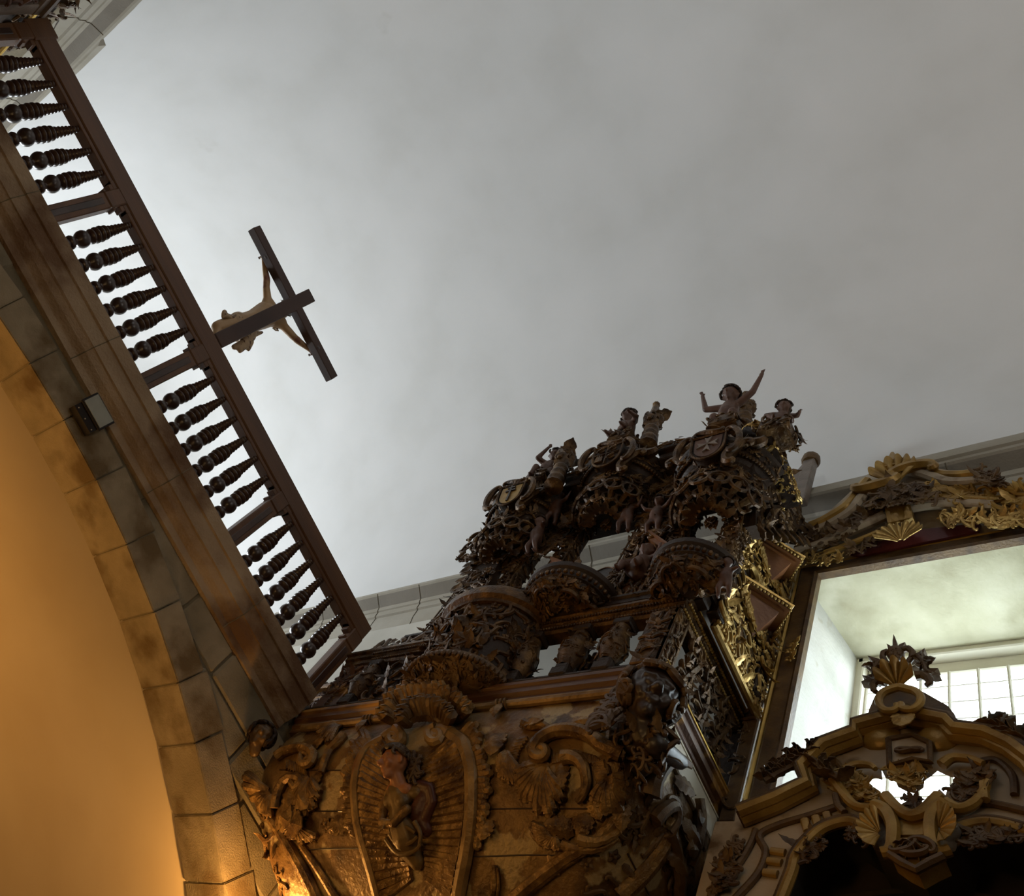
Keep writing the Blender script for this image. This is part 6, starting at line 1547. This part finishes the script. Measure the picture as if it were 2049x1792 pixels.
# choir furniture glimpsed beneath the end of the balustrade on the right
cs = thing('choir_stall_cornice', 'dark red carved stall cornice on the right wall behind the last balusters', 'choir stall', (4.0, 7.2, 8.2))
for (z0, z1, xo, m) in ((7.70, 7.86, 3.78, 'carve2'), (7.86, 7.92, 3.72, 'redwood'), (7.92, 8.06, 3.80, 'carve2'), (8.06, 8.13, 3.70, 'redwood'), (6.80, 7.70, 3.86, 'redwood')):
    mb = MB(); mb.add(bbox(xo, 4.18, 6.25, 8.6, z0, z1, .01)); part('stall_moulding', mb, MT[m], cs)
mb = MB(); foliage(mb, FX((3.74, 7.35, 7.78)), 2.2, .14, .11, 4, 1, 1.2, 'SRL', False); foliage(mb, FX((3.76, 7.35, 8.0)), 2.2, .12, .10, 5, 1, 1.2, 'SRL', False); foliage(mb, FX((3.84, 7.35, 7.35)), 2.2, .5, .16, 5, 1, 1.2, 'SRLC', False); part('stall_frieze', mb, MT['putto'], cs)
mb = MB(); foliage(mb, FX((3.75, 7.35, 8.24)), 2.2, .22, .15, 6, .8, 1.5, 'LLSCR', False); part('stall_cresting', mb, MT['greycarve'], cs)
# ------------------------------------------------------------------ light
w = bpy.data.worlds.new('sky'); SC.world = w; w.use_nodes = True
bg = w.node_tree.nodes['Background']; bg.inputs['Color'].default_value = (.86, .95, 1.0, 1); bg.inputs['Strength'].default_value = 9.0
def area(name, loc, target, sx, sy, power, color, portal=False):
    l = bpy.data.lights.new(name, 'AREA'); l.shape = 'RECTANGLE'; l.size = sx; l.size_y = sy; l.energy = power; l.color = color
    o = bpy.data.objects.new(name, l); COL.objects.link(o); o.location = loc
    o.rotation_euler = (V(target) - V(loc)).to_track_quat('-Z', 'Y').to_euler()
    if portal: l.cycles.is_portal = True
    return o
area('window_daylight', (XW + .3, (VY0 + VY1) / 2, (VZ0 + VZ1) / 2), (0, (VY0 + VY1) / 2, (VZ0 + VZ1) / 2), 3.3, 1.6, 1, (1, 1, 1), True)
area('choir_window', (-.2, 16.8, 8.3), (-.2, 4, 10.6), 3.4, 3.0, 1180, (.86, .94, 1.0))
area('nave_fill', (-4.4, 1.5, 10.0), (1.0, 4.0, 14.5), 1.2, 1.6, 60, (.92, .96, 1.0))  # added fill on the left wall, no opening behind it
area('front_fill', (-.2, -4.7, 9.0), (-.4, 4.0, 14.8), 2.4, 2.4, 105, (1.0, .95, .87))  # added fill from behind the camera to brighten the vault
def spot(name, loc, target, power, color, angle, blend=.6, size=.06):
    l = bpy.data.lights.new(name, 'SPOT'); l.energy = power; l.color = color; l.spot_size = angle; l.spot_blend = blend; l.shadow_soft_size = size
    o = bpy.data.objects.new(name, l); COL.objects.link(o); o.location = loc
    o.rotation_euler = (V(target) - V(loc)).to_track_quat('-Z', 'Y').to_euler(); return o
def bulb(name, loc, power, color, size=.06):
    l = bpy.data.lights.new(name, 'POINT'); l.energy = power; l.color = color; l.shadow_soft_size = size
    o = bpy.data.objects.new(name, l); COL.objects.link(o); o.location = loc; return o
WARM = (1.0, .50, .13)
bulb('wall_lamp', (3.70, 5.70, 4.84), 52, WARM, .05)
area('under_loft_lamps', (-.5, 8.5, 2.6), (-.3, 8.0, 6.0), 3.0, 3.0, 122, WARM)
spot('nave_lamp', (-3.2, 2.4, 2.6), (3.1, 4.4, 5.7), 100, (1.0, .56, .18), 1.0, .8, .15)

bulb('nave_warm_fill', (-1.2, 2.2, 2.9), 66, (1.0, .62, .27), .25)  # added warm fill for the loft front and rail, no fitting modelled
sl = bpy.data.lights.new('sun', 'SUN'); sl.energy = 1.6; sl.angle = .12; sl.color = (1.0, .99, .97)
so = bpy.data.objects.new('sun', sl); COL.objects.link(so); so.rotation_euler = V((-.72, .58, -.06)).to_track_quat('-Z', 'Y').to_euler()

# ------------------------------------------------------------------ camera
cd = bpy.data.cameras.new('camera'); cam = bpy.data.objects.new('camera', cd); COL.objects.link(cam)
cd.sensor_width = 36; cd.lens = 36 * FPX / 2049; cd.shift_x = (1024.5 - CX) / 2049; cd.shift_y = 0; cd.clip_start = .05
m = M((_r0, -_r1, -_r2)).transposed().to_4x4(); m.translation = EYE; cam.matrix_world = m
SC.camera = cam
vs = SC.view_settings; vs.view_transform = 'Standard'; vs.look = 'None'; vs.gamma = 1; vs.exposure = .08; vs.use_curve_mapping = False
SC.cycles.adaptive_threshold = .05; SC.cycles.max_bounces = 5; SC.cycles.diffuse_bounces = 3; SC.cycles.glossy_bounces = 2; SC.cycles.transparent_max_bounces = 4; SC.cycles.sample_clamp_indirect = 4
